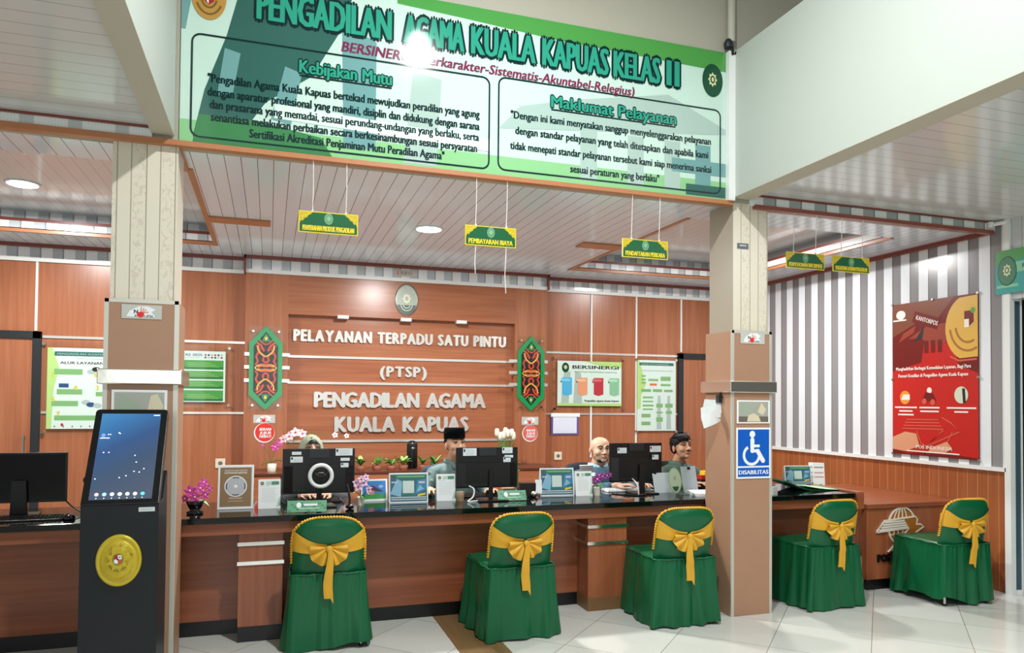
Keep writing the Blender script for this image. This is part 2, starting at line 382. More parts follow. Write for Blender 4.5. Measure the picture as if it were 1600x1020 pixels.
# ---- right wall
STR_Y = stripes('striped wall boards', '#e6ebf0', '#8c8a8c', 1, 0.213, -0.031, 0.22)
sbox('wall_right', 5.98, 6.12, 4.62, 8.5, 0, 1.04, WOODP)
sbox('wall_right_top', 5.982, 6.12, 4.62, 8.5, 1.04, 3.4, STR_Y)
trim((5.955, 5.985, 4.62, 8.45, 1.03, 1.065), WHITE, 'white rail on top of the wood wainscot')
trim((5.94, 5.985, 4.76, 8.45, 3.09, 3.13), TRIM_R, 'red-brown crown moulding on the right wall')
sbox('wall_right_front', 5.98, 6.12, -4.0, 4.57, 2.50, 3.4, planks('grey boards', '#c9ced0', '#9aa0a2', 1, 0.12))
sbox('wall_right_far', 6.9, 7.0, -4.0, 4.62, 0, 3.3, M('dark room beyond', '#0d0b0a', 0.8))  # near-black colour stands in for the darkness of the room beyond
t = bpy.data.objects.new('window_1', None); COL.objects.link(t); struct(t, 'narrow glazed side light with white frame at the far right'); t.location = (5.985, 4.615, 0); t.rotation_euler = (0, 0, rad(-14))
q = MB(); q.box(0, 0.035, -0.03, 0.03, 0, 2.55, WHITE); q.box(0.104, 0.118, -0.012, 0.012, 0, 2.53, WHITE); q.box(0.035, 0.105, -0.02, 0.02, 2.49, 2.53, WHITE); q.box(0.035, 0.105, -0.02, 0.02, 0, 0.035, WHITE); q.build('window_frame', t)
q = MB(); q.box(0.035, 0.105, -0.004, 0.004, 0.035, 2.49, M('grey blue glass', '#3d5866', 0.08)); q.build('pane', t)
sbox('trim_40', 5.955, 6.01, 4.575, 4.63, 0, 3.19, WHITE)
sbox('door_3', 6.104, 6.9, 4.585, 4.625, 0, 2.53, M('doorway darkness', '#120e0c', 0.5))  # near-black panel, painted darkness filling the open doorway
# white pipe with elbow under the ceiling corner
q = MB(); q.tube([(5.90, 4.70, 3.155), (5.97, 4.60, 3.17)], 0.018, WHITE); q.lathe([(0.026, 0), (0.026, 0.05)], WHITE, (5.90, 4.70, 3.13)); struct(q.build('trim_42'), 'white pipe elbow at the ceiling corner')

# ---- ceilings, fascia, beams
PLX = planks('pale ceiling boards', '#dfeaf4', '#645d5b', 0, 0.1)
PLX2 = planks('coffer ceiling boards', '#d6d8d9', '#a39b97', 0, 0.1, wline=0.03)
PLY = planks('front ceiling boards', '#d2d5d4', '#a2a5a4', 1, 0.115)
q = MB()
ZC = 3.13
def ceil_rect(x0, x1, y0, y1): q.box(x0, x1, y0, y1, ZC, ZC+0.03, PLX)
LX0, LX1, RX0, RX1, CY0, CY1 = -4.6, -0.545, 3.29, 5.41, 5.29, 7.82
ceil_rect(-6.5, LX0, 4.75, 8.45); ceil_rect(LX0, RX1, 4.75, CY0); ceil_rect(LX0, RX1, CY1, 8.45); ceil_rect(LX1, RX0, CY0, CY1); ceil_rect(RX1, 5.98, 4.75, 8.45)
struct(q.build('ceiling'))
def coffer(n, x0, x1):
    q = MB(); q.box(x0-0.2, x1+0.2, CY0-0.2, CY1+0.2, 3.34, 3.37, PLX2)
    struct(q.build('ceiling_recess'), 'recessed ceiling field')
    q = MB()
    for a, b_, c, d in ((x0-0.03, x1+0.03, CY0-0.03, CY0), (x0-0.03, x1+0.03, CY1, CY1+0.03), (x0-0.03, x0, CY0, CY1), (x1, x1+0.03, CY0, CY1)): q.box(a, b_, c, d, ZC+0.022, 3.23, STR_X)
    for a, b_, c, d in ((x0-0.2, x1+0.2, CY0-0.2, CY0-0.12), (x0-0.2, x1+0.2, CY1+0.12, CY1+0.2), (x0-0.2, x0-0.12, CY0-0.2, CY1+0.2), (x1+0.12, x1+0.2, CY0-0.2, CY1+0.2)): q.box(a, b_, c, d, 3.23, 3.345, STR_X)
    struct(q.build('wall_recess'), 'striped upright sides of the ceiling recess')
    for z, e, m, h in ((ZC-0.008, 0.0, TRIM_L, 0.03), (3.222, 0.0, TRIM_R, 0.028)):
        w = 0.035; g = 0.005
        trim([(x0-w, x1+w, CY1-g, CY1+w, z, z+h), (x0-w, x0+g, CY0, CY1, z, z+h), (x1-g, x1+w, CY0, CY1, z, z+h)], m, 'wood edging of the ceiling recess')
coffer(1, LX0, LX1); coffer(2, RX0, RX1)
trim((-0.51, -0.015, 6.60, 6.78, 3.112, 3.131), TRIM_L, 'flat wood bar on the ceiling beside the left recess')
trim((2.83, 3.255, 6.42, 6.62, 3.112, 3.131), TRIM_L, 'flat wood bar on the ceiling beside the right recess')
# front ceiling fields over the waiting area
sbox('ceiling_left', -6.5, -0.68, -4.0, 4.72, 3.19, 3.24, PLY)
sbox('ceiling_right', 3.46, 5.98, -4.0, 4.72, 3.19, 3.24, PLY)
STR_F = stripes('fascia boards', '#eef5f2', '#aab3b0', 0, 0.24, 0.06, 0.2); STR_L = stripes('left fascia boards', '#f4faf8', '#ccd5d3', 0, 0.24, 0.0, 0.2, 0.7)
trim((-6.5, -0.68, 4.72, 4.75, 3.12, 3.2), STR_L, 'striped fascia of the left ceiling'); trim((3.46, 5.98, 4.72, 4.75, 3.11, 3.2), STR_F, 'striped fascia of the right ceiling')
trim((-6.5, -0.68, 4.70, 4.722, 3.178, 3.192), TRIM_R, 'thin dark edging above the left fascia'); trim((3.46, 5.95, 4.70, 4.722, 3.178, 3.192), TRIM_R, 'thin dark edging above the right fascia')
trim((-6.5, -0.62, 4.705, 4.76, 3.09, 3.125), TRIM_L, 'wood edge under the left fascia'); trim((3.5, 5.95, 4.705, 4.76, 3.085, 3.115), M('red wood trim', '#8c4a3a', 0.35), 'red wood edge under the right fascia')
trim((-0.62, 3.3, 4.70, 4.76, 3.092, 3.122), TRIM_L, 'wood edge under the banner')
trim((-0.57, -0.535, 4.76, CY0, 3.105, 3.132), TRIM_L, 'short wood edge running back beside the left pillar')
q = MB(); q.box(-0.68, -0.56, -4.0, 4.72, 3.15, 4.255, BEAM); struct(q.build('wall_beam_left'), 'pale painted beam over the left aisle')
sbox('trim_43', -0.681, -0.559, -4.0, 4.722, 3.148, 3.152, SOFFIT)
q = MB(); q.box(3.30, 3.46, -4.0, 4.72, 3.15, 4.255, BEAM); struct(q.build('wall_beam_right'), 'pale painted beam over the right aisle')
sbox('trim_44', 3.299, 3.461, -4.0, 4.722, 3.148, 3.152, SOFFIT)
sbox('wall_upper', -3.5, 8.5, 4.731, 4.9, 3.122, 6.6, UPPER)
sbox('ceiling_hall', -3.5, 8.5, -4.0, 4.9, 6.6, 6.7, UPPER)
q = MB(); q.box(3.245, 3.30, 4.68, 4.728, 3.12, 4.25, WHITE); struct(q.build('trim_45'), 'white cable duct beside the banner')
q = MB(); q.tube([(3.27, 4.69, 4.32), (3.27, 4.69, 6.6)], 0.03, M('painted pipe', '#b9b7a6', 0.5)); struct(q.build('trim_46'), 'painted pipe rising up the upper wall')
q = MB(); q.lathe([(0.03, 0), (0.035, 0.03), (0.02, 0.06)], DARK, (3.235, 4.68, 4.27)); q.tube([(3.27, 4.69, 4.32), (3.275, 4.68, 4.22), (3.30, 4.68, 4.24)], 0.012, BLACK); struct(q.build('trim_47'), 'dark bracket and cable at the foot of the pipe')

# ---- pillars
def pillar(x0, x1, wz, lab, left):
    t = bpy.data.objects.new('pillar', None); COL.objects.link(t); struct(t, lab); t.location = ((x0+x1)/2, 4.92, 0)
    w = (x1-x0)/2; y0 = 4.745-4.92; y1 = 5.05-4.92
    sbox('shaft', -w, w, y0, y1, wz-0.02, 3.15, column_mat('cream pillar sheet', 0) if 'cream pillar sheet' not in MATS else MATS['cream pillar sheet'], t)
    e = 0.022
    sbox('wrap', -w-e, w+e, y0-e, y1+e, 0, wz, CARD, t, 0.004)
    q = MB(); tw = 0.022
    for sx in (-1, 1):
        xa = sx*(w+e)
        q.box(min(xa, xa-sx*tw)-0.0015*(sx < 0), max(xa, xa-sx*tw)+0.0015*(sx > 0), y0-e-0.002, y0-e+0.01, 0, wz+0.003, TAPE)
        if left or sx > 0: q.box(xa-0.003 if sx > 0 else xa-0.001, xa+0.003 if sx > 0 else xa+0.001, y0-e, y0-e+tw, 0, wz, TAPE)
    q.box(-w-e, w+e, y0-e-0.002, y0-e+0.01, wz-0.018, wz+0.004, TAPE)
    q.build('edge_strip', t)
    q = MB(); g = e+0.028
    q.box(-w-g, w+g, y0-g, y1+g, 1.677, 1.765, M('dented steel band', '#e6e3d8', 0.16, metal=0.9, bump=0.10, bscale=9)); q.build('steel_band', t, 0.006)
    return t
pillar(-0.886, -0.54, 2.168, 'cream fluted pillar with brown wrapped foot behind the kiosk', True)
pillar(3.322, 3.638, 2.145, 'cream fluted pillar with brown wrapped foot and the blue wheelchair sign', False)

# ================================================================== LAMPS
EMIT = M('lamp diffuser', '#ffffff', 0.4, emit=14.0)
def downlight(x, y, z, label, watts, glow=0):
    t = thing('ceiling_light', label, 'light', (x, y, z), 0, 'round ceiling lights')
    q = MB(); q.lathe([(0.125, 0.0), (0.13, -0.006), (0.122, -0.012), (0.112, -0.012)], WHITE, n=40); q.build('rim', t)
    q = MB(); q.lathe([(0.113, -0.011), (0.10, -0.016), (0.03, -0.019)], EMIT, n=40); q.build('diffuser', t)
    for kind, e, z in (('AREA', watts, -0.03), ('POINT', glow, -0.16)):
        if not e: continue
        d = bpy.data.lights.new('downlight', kind); d.energy = e; d.color = (1, 0.98, 0.96)
        if kind == 'AREA': d.shape = 'DISK'; d.size = 0.24
        else: d.shadow_soft_size = 0.08
        l = bpy.data.objects.new('downlight', d); COL.objects.link(l); l.parent = t; l.location = (0, 0, z)
downlight(-1.94, 6.90, 3.34, 'round bright ceiling light in the left ceiling recess', 85)
downlight(1.325, 6.418, 3.131, 'round bright ceiling light on the flat middle ceiling', 110)
downlight(4.6, 6.55, 3.34, 'round bright ceiling light in the right ceiling recess', 72)
downlight(4.55, 2.9, 3.189, 'unseen ceiling light added over the right aisle to brighten the floor', 32)  # unseen lamp, added to brighten the right-hand floor
downlight(4.7, 0.4, 3.189, 'unseen ceiling light added over the right aisle near the entrance to brighten the floor', 50)  # second unseen lamp added for the right-hand floor
t = thing('pendant_lamp', 'bare round lamp high over the waiting hall, mirrored in the banner', 'light', (1.31, 2.50, 6.6))
q = MB(); q.tube([(0, 0, 0), (0, 0, -1.5)], 0.012, WHITE); q.build('stem', t)
q = MB(); q.ell((0, 0, -1.56), (0.10, 0.10, 0.10), M('lamp globe', '#f4fbff', 0.4, emit=40.0)); q.build('globe', t)
d = bpy.data.lights.new('pendant_light', 'AREA'); d.shape = 'DISK'; d.size = 0.2; d.energy = 185; d.color = (0.95, 0.99, 1.0)
l = bpy.data.objects.new('pendant_light', d); COL.objects.link(l); l.parent = t; l.location = (0, 0, -1.68)

# ================================================================== BANNER AND HANGING SIGNS
def emblem(q, cx, cz, rx, rz, base, light, k=2, ring=None):
    q.disc(cx, cz, rx, rz, ring or light, k); q.disc(cx, cz, rx*0.93, rz*0.93, base, k+1)
    pts = []
    for i in range(32):
        a = 2*PI*i/32; r = (0.46, 0.36, 0.33, 0.36)[i % 4]; pts.append((cx+rx*r*math.cos(a), cz+rz*r*math.sin(a)+rz*0.05))
    q.poly(pts, light, k+2); q.disc(cx, cz+rz*0.05, rx*0.24, rz*0.24, base, k+3, 20); q.disc(cx, cz+rz*0.05, rx*0.12, rz*0.14, light, k+4, 12)
def court_text_arc(q, cx, cz, rx, rz, s, m, k, h, a0, a1):
    n = len(s)
    for i, ch in enumerate(s):
        if ch == ' ': continue
        a = a0+(a1-a0)*(i+0.5)/n
        vs, fs, tw = text_geo(ch, 0.02); sz = h/CAP; ux, uz = math.sin(a), -math.cos(a)
        up = (math.cos(a), math.sin(a)) if a0 > a1 else (-math.cos(a), -math.sin(a))
        ri = (up[1], -up[0])
        px, pz = cx+rx*math.cos(a), cz+rz*math.sin(a)
        q.raw([(px+ri[0]*(v[0]-tw/2)*sz+up[0]*(v[1]-0.35)*sz, -0.0006*k, pz+ri[1]*(v[0]-tw/2)*sz+up[1]*(v[1]-0.35)*sz) for v in vs], fs, m)
t = thing('banner', 'wide green glossy court banner over the counter with black Indonesian lettering', 'banner', (0, 4.722, 0))
BN = dict(rough=0.07, spec=0.5)
B_MINT = M('banner mint', '#c4ddd0', **BN); B_PALE = M('banner pale', '#d5e6dc', **BN); B_GRN = M('banner green', '#4f9a4a', **BN); B_LG = M('banner leaf', '#8cc48a', **BN)
B_TEAL = M('banner teal', '#35625a', **BN); B_TEAL2 = M('banner teal light', '#6f9d9c', **BN); B_DKG = M('banner lawn', '#3d7f4c', **BN); B_GREY = M('banner grey', '#a9c0b6', **BN); B_TXT = M('banner text', '#0b2a2c', **BN); B_SEA = M('banner title', '#2f9a80', **BN); B_PUR = M('banner plum', '#7c2a50', **BN)
q = MB()
q.box(-0.533, 3.243, 0.0, 0.006, 3.124, 4.25, B_MINT)
q.rect(-0.533, 3.124, 3.243, 3.26, B_LG, 1)
q.poly([(0.75, 4.25), (3.243, 4.25), (3.243, 4.10), (1.9, 4.12), (1.2, 4.16), (0.75, 4.18)], B_GRN, 1)
q.poly([(-0.533, 4.25), (-0.44, 4.25), (-0.51, 3.80), (-0.533, 3.80)], B_TEAL2, 1)
q.poly([(-0.17, 4.25), (0.49, 4.25), (0.40, 3.95), (0.22, 3.62), (-0.05, 3.42), (-0.18, 3.22), (-0.46, 3.16), (-0.40, 3.45), (-0.28, 3.80)], B_TEAL, 2)
q.poly([(-0.29, 3.72), (-0.20, 3.70), (-0.24, 3.45), (-0.33, 3.42)], B_TEAL2, 3)
q.poly([(0.06, 3.66), (0.16, 3.63), (0.10, 3.30), (-0.02, 3.32)], B_TEAL2, 3)
q.poly([(-0.46, 3.13), (0.35, 3.13), (0.28, 3.24), (-0.10, 3.30), (-0.43, 3.30)], B_DKG, 3.5)
q.poly([(0.40, 4.0), (0.62, 3.9), (0.62, 3.2), (0.42, 3.2)], B_TEAL2, 2)
q.poly([(0.86, 3.75), (1.05, 3.72), (1.02, 3.14), (0.80, 3.14)], B_GREY, 2)
q.poly([(0.0, 3.42), (1.40, 3.36), (1.40, 3.28), (0.0, 3.33)], B_PALE, 4)
q.poly([(1.45, 3.45), (3.24, 3.62), (3.24, 3.66), (2.75, 3.86), (2.0, 3.72), (1.6, 3.62)], B_GREY, 2.5)
for x in (2.05, 2.42, 2.72, 2.98): q.rect(x, 3.16, x+0.13, 3.52, B_TEAL2 if x > 2.9 else B_GREY, 3)
q.rect(2.78, 3.30, 3.24, 3.40, B_TEAL2, 4); q.rect(2.9, 3.14, 3.24, 3.22, B_TEAL, 4.5)
def rbox(q, x0, z0, x1, z1, r, w, m, k):
    P = []
    for cx, cz, a in ((x1-r, z1-r, 0), (x0+r, z1-r, PI/2), (x0+r, z0+r, PI), (x1-r, z0+r, 3*PI/2)):
        P += [(cx+r*math.cos(a+i*PI/10), cz+r*math.sin(a+i*PI/10)) for i in range(6)]
    q.line(P, w, m, k, True)
rbox(q, -0.472, 3.162, 1.380, 3.762+0.02, 0.05, 0.011, B_TXT, 5); rbox(q, 1.446, 3.168, 3.194, 3.80, 0.05, 0.011, B_TXT, 5)
def title(s, x, z, w, h, k, m=None, edge=None):
    q.text(s, x, z, h, edge or B_TXT, k, w, bold=0.085, ring=True); q.text(s, x, z, h, m or B_SEA, k+2, w, bold=0.03)
for s, x0, x1 in (('PENGADILAN', -0.105, 0.72), ('AGAMA', 0.80, 1.20), ('KUALA', 1.255, 1.71), ('KAPUAS', 1.765, 2.265), ('KELAS', 2.31, 2.68), ('II', 2.74, 2.835)): title(s, x0, 3.93, (x1-x0)*0.985, 0.19, 6)
q.text('BERSINERGI (Berkarakter-Sistematis-Akuntabel-Relegius)', 0.40, 3.81, 0.065, B_PUR, 6, 2.07, bold=0.03, ital=0.2)
title('Kebijakan Mutu', 0.146, 3.635, 0.572, 0.082, 6); q.rect(0.146, 3.612, 0.72, 3.622, B_TXT, 6)
title('Maklumat Pelayanan', 1.828, 3.645, 0.985, 0.082, 6); q.rect(1.828, 3.622, 2.81, 3.632, B_TXT, 6)
for s, x, z, w in (('"Pengadilan Agama Kuala Kapuas bertekad mewujudkan peradilan yang agung', -0.381, 3.50, 1.692), ('dengan aparatur profesional yang mandiri, disiplin dan didukung dengan sarana', -0.381, 3.418, 1.692),
                   ('dan prasarana yang memadai, sesuai perundang-undangan yang berlaku, serta', -0.368, 3.343, 1.676), ('senantiasa melakukan perbaikan secara berkesinambungan sesuai persyaratan', -0.36, 3.267, 1.655),
                   ('Sertifikasi Akreditasi Penjaminan Mutu Peradilan Agama"', -0.141, 3.192, 1.213),
                   ('"Dengan ini kami menyatakan sanggup menyelenggarakan pelayanan', 1.534, 3.53, 1.576), ('dengan standar pelayanan yang telah ditetapkan dan apabila kami', 1.567, 3.425, 1.52),
                   ('tidak menepati standar pelayanan tersebut kami siap menerima sanksi', 1.531, 3.318, 1.583), ('sesuai peraturan yang berlaku"', 1.975, 3.205, 0.70)):
    q.text(s, x, z, 0.052, B_TXT, 6, w, bold=0.03)
q.build('print', t)
q = MB(); emblem(q, 3.125, 4.02, 0.088, 0.125, M('emblem green', '#0d4a30', 0.3), M('emblem pale gold', '#d8d9a0', 0.4), 7, MATS['emblem green']); q.build('emblem', t)
q = MB(); EG = M('gold print', '#b98a3c', 0.4); ED = M('gold shade', '#6f5420', 0.5)
q.disc(-0.383, 4.02, 0.098, 0.145, EG, 7); q.line([(-0.383+0.075*math.cos(a), 4.02+0.11*math.sin(a)) for a in [PI*(1.15+0.7*i/12) for i in range(13)]], 0.012, ED, 8)
q.line([(-0.383+0.045*math.cos(a), 4.02+0.07*math.sin(a)) for a in [PI*(1.1+0.8*i/12) for i in range(13)]], 0.012, ED, 8)
q.poly([(-0.42, 4.03), (-0.35, 4.03), (-0.355, 3.99), (-0.383, 3.965), (-0.41, 3.99)], M('emblem red', '#a01f22', 0.4), 8); q.poly([(-0.418, 4.03), (-0.385, 4.03), (-0.385, 3.97)], PAPER, 9)
q.build('emblem', t)

SG = M('sign green', '#0b5c34', 0.35); SY = M('sign yellow', '#e6cf2a', 0.4); SYD = M('sign yellow trim', '#c8ae22', 0.4); STRING = M('white string', '#e9e4df', 0.6)
def hang_sign(x0, x1, words, label, strings, tails=None, zt=2.775, zb=2.64):
    t = thing('hanging_sign', label, 'sign', ((x0+x1)/2, 4.73, zb), 0, 'green service signs hanging over the counter')
    w = (x1-x0)/2; h = zt-zb
    q = MB(); q.box(-w, w, -0.004, 0.004, 0, h, SY); q.rect(-w+0.006, 0.006, w-0.006, h-0.006, SG, 7+1)
    for s in (-1, 1):
        P = [(s*(w-0.006), h-0.006), (s*(w-0.085), h-0.006), (s*(w-0.07), h-0.022), (s*(w-0.06), h-0.024), (s*(w-0.05), h-0.042), (s*(w-0.036), h-0.046), (s*(w-0.026), h-0.064), (s*(w-0.014), h-0.062), (s*(w-0.006), h-0.08)]
        q.poly(P if s < 0 else P[::-1], SYD, 9)
        for i in range(3): q.disc(s*(w-0.022-0.018*i), h-0.02-0.008*(2-i), 0.006, 0.005, SY, 10, 8)
    emblem(q, 0, h-0.042, 0.026, 0.034, M('sign emblem', '#5f9a6c', 0.4), M('sign emblem pale', '#a9c9a0', 0.4), 9)
    q.text(words, 0, 0.014, 0.033, SY, 10, min(2*w-0.05, 0.03*len(words)*0.68), bold=0.04, align='c')
    q.build('board', t)
    for i, sx in enumerate(strings):
        x = sx-(x0+x1)/2
        q = MB(); q.tube([(x, 0.006, h-0.01), (x+0.003, 0.0, (h+3.1-zb)/2), (x, -0.012, 3.098-zb)], 0.0028, STRING, 6)
        q.tube([(x-0.006, 0, h+0.002), (x+0.006, 0, h+0.006)], 0.005, STRING, 6)
        if tails: q.tube([(x, 0.007, h), (x+0.002, 0.006, 0.0), (x+random.uniform(-0.012, 0.012), 0.0, (tails[i]-zb)*0.6), (x, 0, tails[i]-zb)], 0.0028, STRING, 6)
        q.build('string', t)
hang_sign(0.154, 0.518, 'PENYERAHAN PRODUK PENGADILAN', 'green hanging sign reading PENYERAHAN PRODUK PENGADILAN', (0.237, 0.442))
hang_sign(1.222, 1.58, 'PEMBAYARAN BIAYA', 'green hanging sign reading PEMBAYARAN BIAYA', (1.296, 1.512), (2.451, 2.329))
hang_sign(2.386, 2.754, 'PENDAFTARAN PERKARA', 'green hanging sign reading PENDAFTARAN PERKARA', (2.46, 2.685))
hang_sign(3.797, 4.16, 'PERMOHONAN INFORMASI', 'green hanging sign reading PERMOHONAN INFORMASI', (3.87, 4.08), zt=2.78, zb=2.655)
hang_sign(4.244, 4.608, 'PENGADUAN LAYANAN PENGADILAN', 'rightmost green hanging sign, lettered in one long row', (4.33, 4.54), zt=2.78, zb=2.655)
# sign board over the side door on the right
t = thing('door_sign', 'green and teal sign board over the doorway at the far right', 'sign', (5.955, 4.69, 2.55), rad(-90))
q = MB(); q.box(0, 1.1, -0.012, 0.0, 0, 0.37, M('sign teal', '#2f9a94', 0.35)); q.X = Matrix.Translation((0, -0.012, 0))
q.poly([(0, 0.37), (1.1, 0.37), (1.1, 0.25), (0.2, 0.28), (0, 0.25)], M('sign leaf', '#4f9a52', 0.35), 1); q.rect(0.18, 0.17, 1.1, 0.26, M('sign mint', '#7fc3a0', 0.35), 2); q.rect(0.01, 0.05, 0.2, 0.075, MATS['sign mint'], 2)
emblem(q, 0.105, 0.19, 0.085, 0.125, M('sign emblem dark', '#3d7a5c', 0.35), M('sign emblem cream', '#d9dcae', 0.35), 3, MATS['emblem green'])
q.text('RUANG MEDIASI' if False else 'R', 0.24, 0.20, 0.035, SG, 4, bold=0.03); q.build('board', t)

# ================================================================== LETTERS ON THE WALL
def wall_letters(s, x0, x1, z, h, y, label, gap):
    t = thing('wall_lettering', label, 'lettering', ((x0+x1)/2, y, z), 0, 'mirror steel letters in the niche')
    adv = []; 
    for ch in s: adv.append(0.5 if ch == ' ' else text_geo(ch, 0.03)[2]+gap)
    tot = sum(adv)-gap; sx = (x1-x0)/tot; x = -(x1-x0)/2
    for ch, a in zip(s, adv):
        if ch != ' ':
            q = MB(); q.text(ch, x, 0, h, LETTER, 1, (a-gap)*sx, bold=0.055, depth=0.022, y=0); q.build('letter', t)
        x += a*sx
wall_letters('PELAYANAN TERPADU SATU PINTU', 0.245, 2.672, 2.24, 0.125, 8.384, 'top row of steel letters reading PELAYANAN TERPADU SATU PINTU', 0.2)
wall_letters('(PTSP)', 1.19, 1.715, 1.865, 0.115, 8.384, 'short row of steel letters reading (PTSP)', 0.2)
wall_letters('PENGADILAN AGAMA', 0.475, 2.424, 1.515, 0.165, 8.384, 'large row of steel letters reading PENGADILAN AGAMA', 0.09)
wall_letters('KUALA KAPUAS', 0.70, 2.215, 1.242, 0.165, 8.384, 'lowest row of steel letters reading KUALA KAPUAS', 0.14)

# ================================================================== THINGS ON THE BACK WALL
t = thing('wall_emblem', 'oval silver and green court emblem above the niche', 'emblem', (1.464, 8.298, 2.555))
q = MB(); q.lathe([(0.134, 0), (0.134, 0.012), (0.12, 0.016)], STEEL, (0, 0, 0), 40); 
for i, v in enumerate(q.v): q.v[i] = (v[0], -v[2], 0.185+v[1]*1.36)
q.build('rim', t)
q = MB(); q.X = Matrix.Translation((0, -0.017, 0.185)); q.disc(0, 0, 0.118, 0.165, M('emblem silver green', '#a9b5a6', 0.3), 1, 40); q.disc(0, 0, 0.118, 0.165, M('emblem dark band', '#4c5f52', 0.35), 2, 24, PI*1.12, PI*1.88)
for r in (0.065, 0.038): q.line([(r*math.cos(a), -0.055+r*1.1*math.sin(a)) for a in [PI*(1.0+i/10) for i in range(11)]], 0.009, M('emblem pale', '#c9d0c0', 0.3), 3)
pts = []
for i in range(32):
    a = 2*PI*i/32; r = (0.05, 0.04, 0.036, 0.04)[i % 4]; pts.append((r*math.cos(a), 0.012+r*1.25*math.sin(a)))
q.poly(pts, M('emblem cream', '#e2dfc2', 0.3), 3); q.disc(0, 0.012, 0.02, 0.026, MATS['emblem silver green'], 4, 16)
court_text_arc(q, 0, 0, 0.098, 0.138, 'PENGADILAN AGAMA', MATS['emblem pale'], 3, 0.018, PI*0.95, PI*0.05); q.build('face', t)
q = MB(); q.ell((0, -0.02, -0.006), (0.01, 0.01, 0.01), CHROME); q.build('screw', t)

SH_G = M('shield green', '#1e9a58', 0.25); SH_B = M('shield black', '#1b2019', 0.35); SH_R = M('shield red', '#d8432e', 0.35); SH_O = M('shield orange', '#e87a3c', 0.35); SH_Y = M('shield yellow', '#eccb55', 0.35)
def shield(x, lab):
    t = thing('carved_shield', lab, 'carving', (x, 8.296, 1.48), 0, 'carved shields beside the niche')
    q = MB(); q.box(-0.172, 0.172, -0.03, -0.024, -0.01, 0.90, ACRY); q.build('acrylic_panel', t)
    W_, H_ = 0.168, 0.90
    out = [(0, 0), (W_, 0.16), (W_, 0.72), (0, H_), (-W_, 0.72), (-W_, 0.16)]
    q = MB(); q.prism([(p[0], p[1]) for p in out], -0.022, 0.0, SH_G)
    q.X = Matrix.Translation((0, -0.022, 0)); s = 0.74
    q.poly([(p[0]*s, 0.45+(p[1]-0.45)*0.86) for p in out], SH_B, 1)
    def mir(P, w, m, k):
        for sx in (-1, 1):
            for sz in (-1, 1): q.line([(sx*a, 0.45+sz*c) for a, c in P], w, m, k)
    mir([(0.0, 0.02), (0.04, 0.03), (0.085, 0.015)], 0.03, SH_O, 2)
    mir([(0.0, 0.05), (0.03, 0.08), (0.02, 0.12), (0.05, 0.16), (0.09, 0.15)], 0.022, SH_R, 2)
    mir([(0.105, 0.03), (0.08, 0.07), (0.10, 0.12), (0.06, 0.2), (0.1, 0.24)], 0.02, SH_R, 2)
    mir([(0.0, 0.12), (0.05, 0.15), (0.085, 0.2), (0.08, 0.24)], 0.011, SH_Y, 4)
    mir([(0.112, 0.0), (0.09, 0.02), (0.06, 0.03)], 0.009, SH_Y, 4)
    mir([(0.02, 0.18), (0.05, 0.24), (0.095, 0.27)], 0.02, SH_R, 3)
    mir([(0.0, 0.25), (0.03, 0.26), (0.07, 0.3)], 0.014, SH_R, 3)
    mir([(0.0, 0.28), (0.03, 0.3), (0.0, 0.36)], 0.012, SH_G, 4); mir([(0.0, 0.3), (0.05, 0.28), (0.085, 0.31)], 0.008, SH_G, 4)
    for sz in (-1, 1): q.disc(0, 0.45+sz*0.315, 0.014, 0.02, SH_Y, 5, 12)
    q.build('carving', t)
    for sx in (-0.13, 0.13):
        for z in (0.05, 0.84):
            q = MB(); q.tube([(sx, 0.0, z), (sx, -0.04, z)], 0.012, CHROME, 12); q.build('standoff', t)
shield(-0.045, 'tall green and red carved shield left of the steel letters')
shield(2.972, 'tall green and red carved shield right of the steel letters')

def sticker_nokorupsi(x, y, z, w, h, label, rz=0.0):
    t = thing('sticker', label, 'sticker', (x, y, z), rz, 'grey stickers with a red hand')
    q = MB(); q.box(0, w, -0.0015, 0, 0, h, M('sticker grey', '#c2c3bc', 0.45)); q.X = Matrix.Translation((0, -0.0015, 0))
    P = [(0.12, 0.15), (0.2, 0.55), (0.42, 0.88), (0.66, 0.9), (0.84, 0.68), (0.74, 0.5), (0.84, 0.18), (0.5, 0.1)]
    q.poly([(a*w, c*h) for a, c in P], PAPER, 1)
    RED = M('hand red', '#e0281c', 0.45)
    q.disc(0.47*w, 0.3*h, 0.09*w, 0.2*h, RED, 3, 18)
    for i, (dx, dz) in enumerate(((0.02, 0.85), (0.09, 0.78), (0.15, 0.68), (0.2, 0.5))): q.line([((0.47+dx*0.35)*w, 0.42*h), ((0.47+dx)*w, dz*h)], 0.018*w, RED, 3)
    q.text('N', 0.31*w, 0.38*h, 0.26*h, INK, 2, bold=0.04); q.text('KORUPSI', 0.33*w, 0.13*h, 0.15*h, INK, 2, 0.44*w, bold=0.03)
    q.build('print', t)
def sticker_round(x, z, r, label, col):
    t = thing('round_sticker', label, 'sticker', (x, 8.298, z), 0, 'round red slogan stickers')
    q = MB(); q.disc(0, 0, r, r, PAPER, 1, 36); q.disc(r*0.04, r*0.05, r*0.93, r*0.93, M('sticker '+col, col, 0.4), 2, 36)
    for i, s in enumerate(('BERANI', 'JUJUR', 'HEBAT!')): q.text(s, 0.01, r*(0.22-0.36*i), r*0.28, PAPER, 4, r*1.1, bold=0.04, align='c', ital=0.15)
    q.build('print', t)
sticker_nokorupsi(-0.162, 8.299, 1.340, 0.222, 0.088, 'grey sticker with red hand just below the left carved shield')
sticker_nokorupsi(2.866, 8.299, 1.315, 0.212, 0.095, 'grey sticker with red hand just below the right carved shield')
sticker_round(-0.048, 1.235, 0.106, 'round red slogan sticker left of the seated woman', '#dd3a2c')
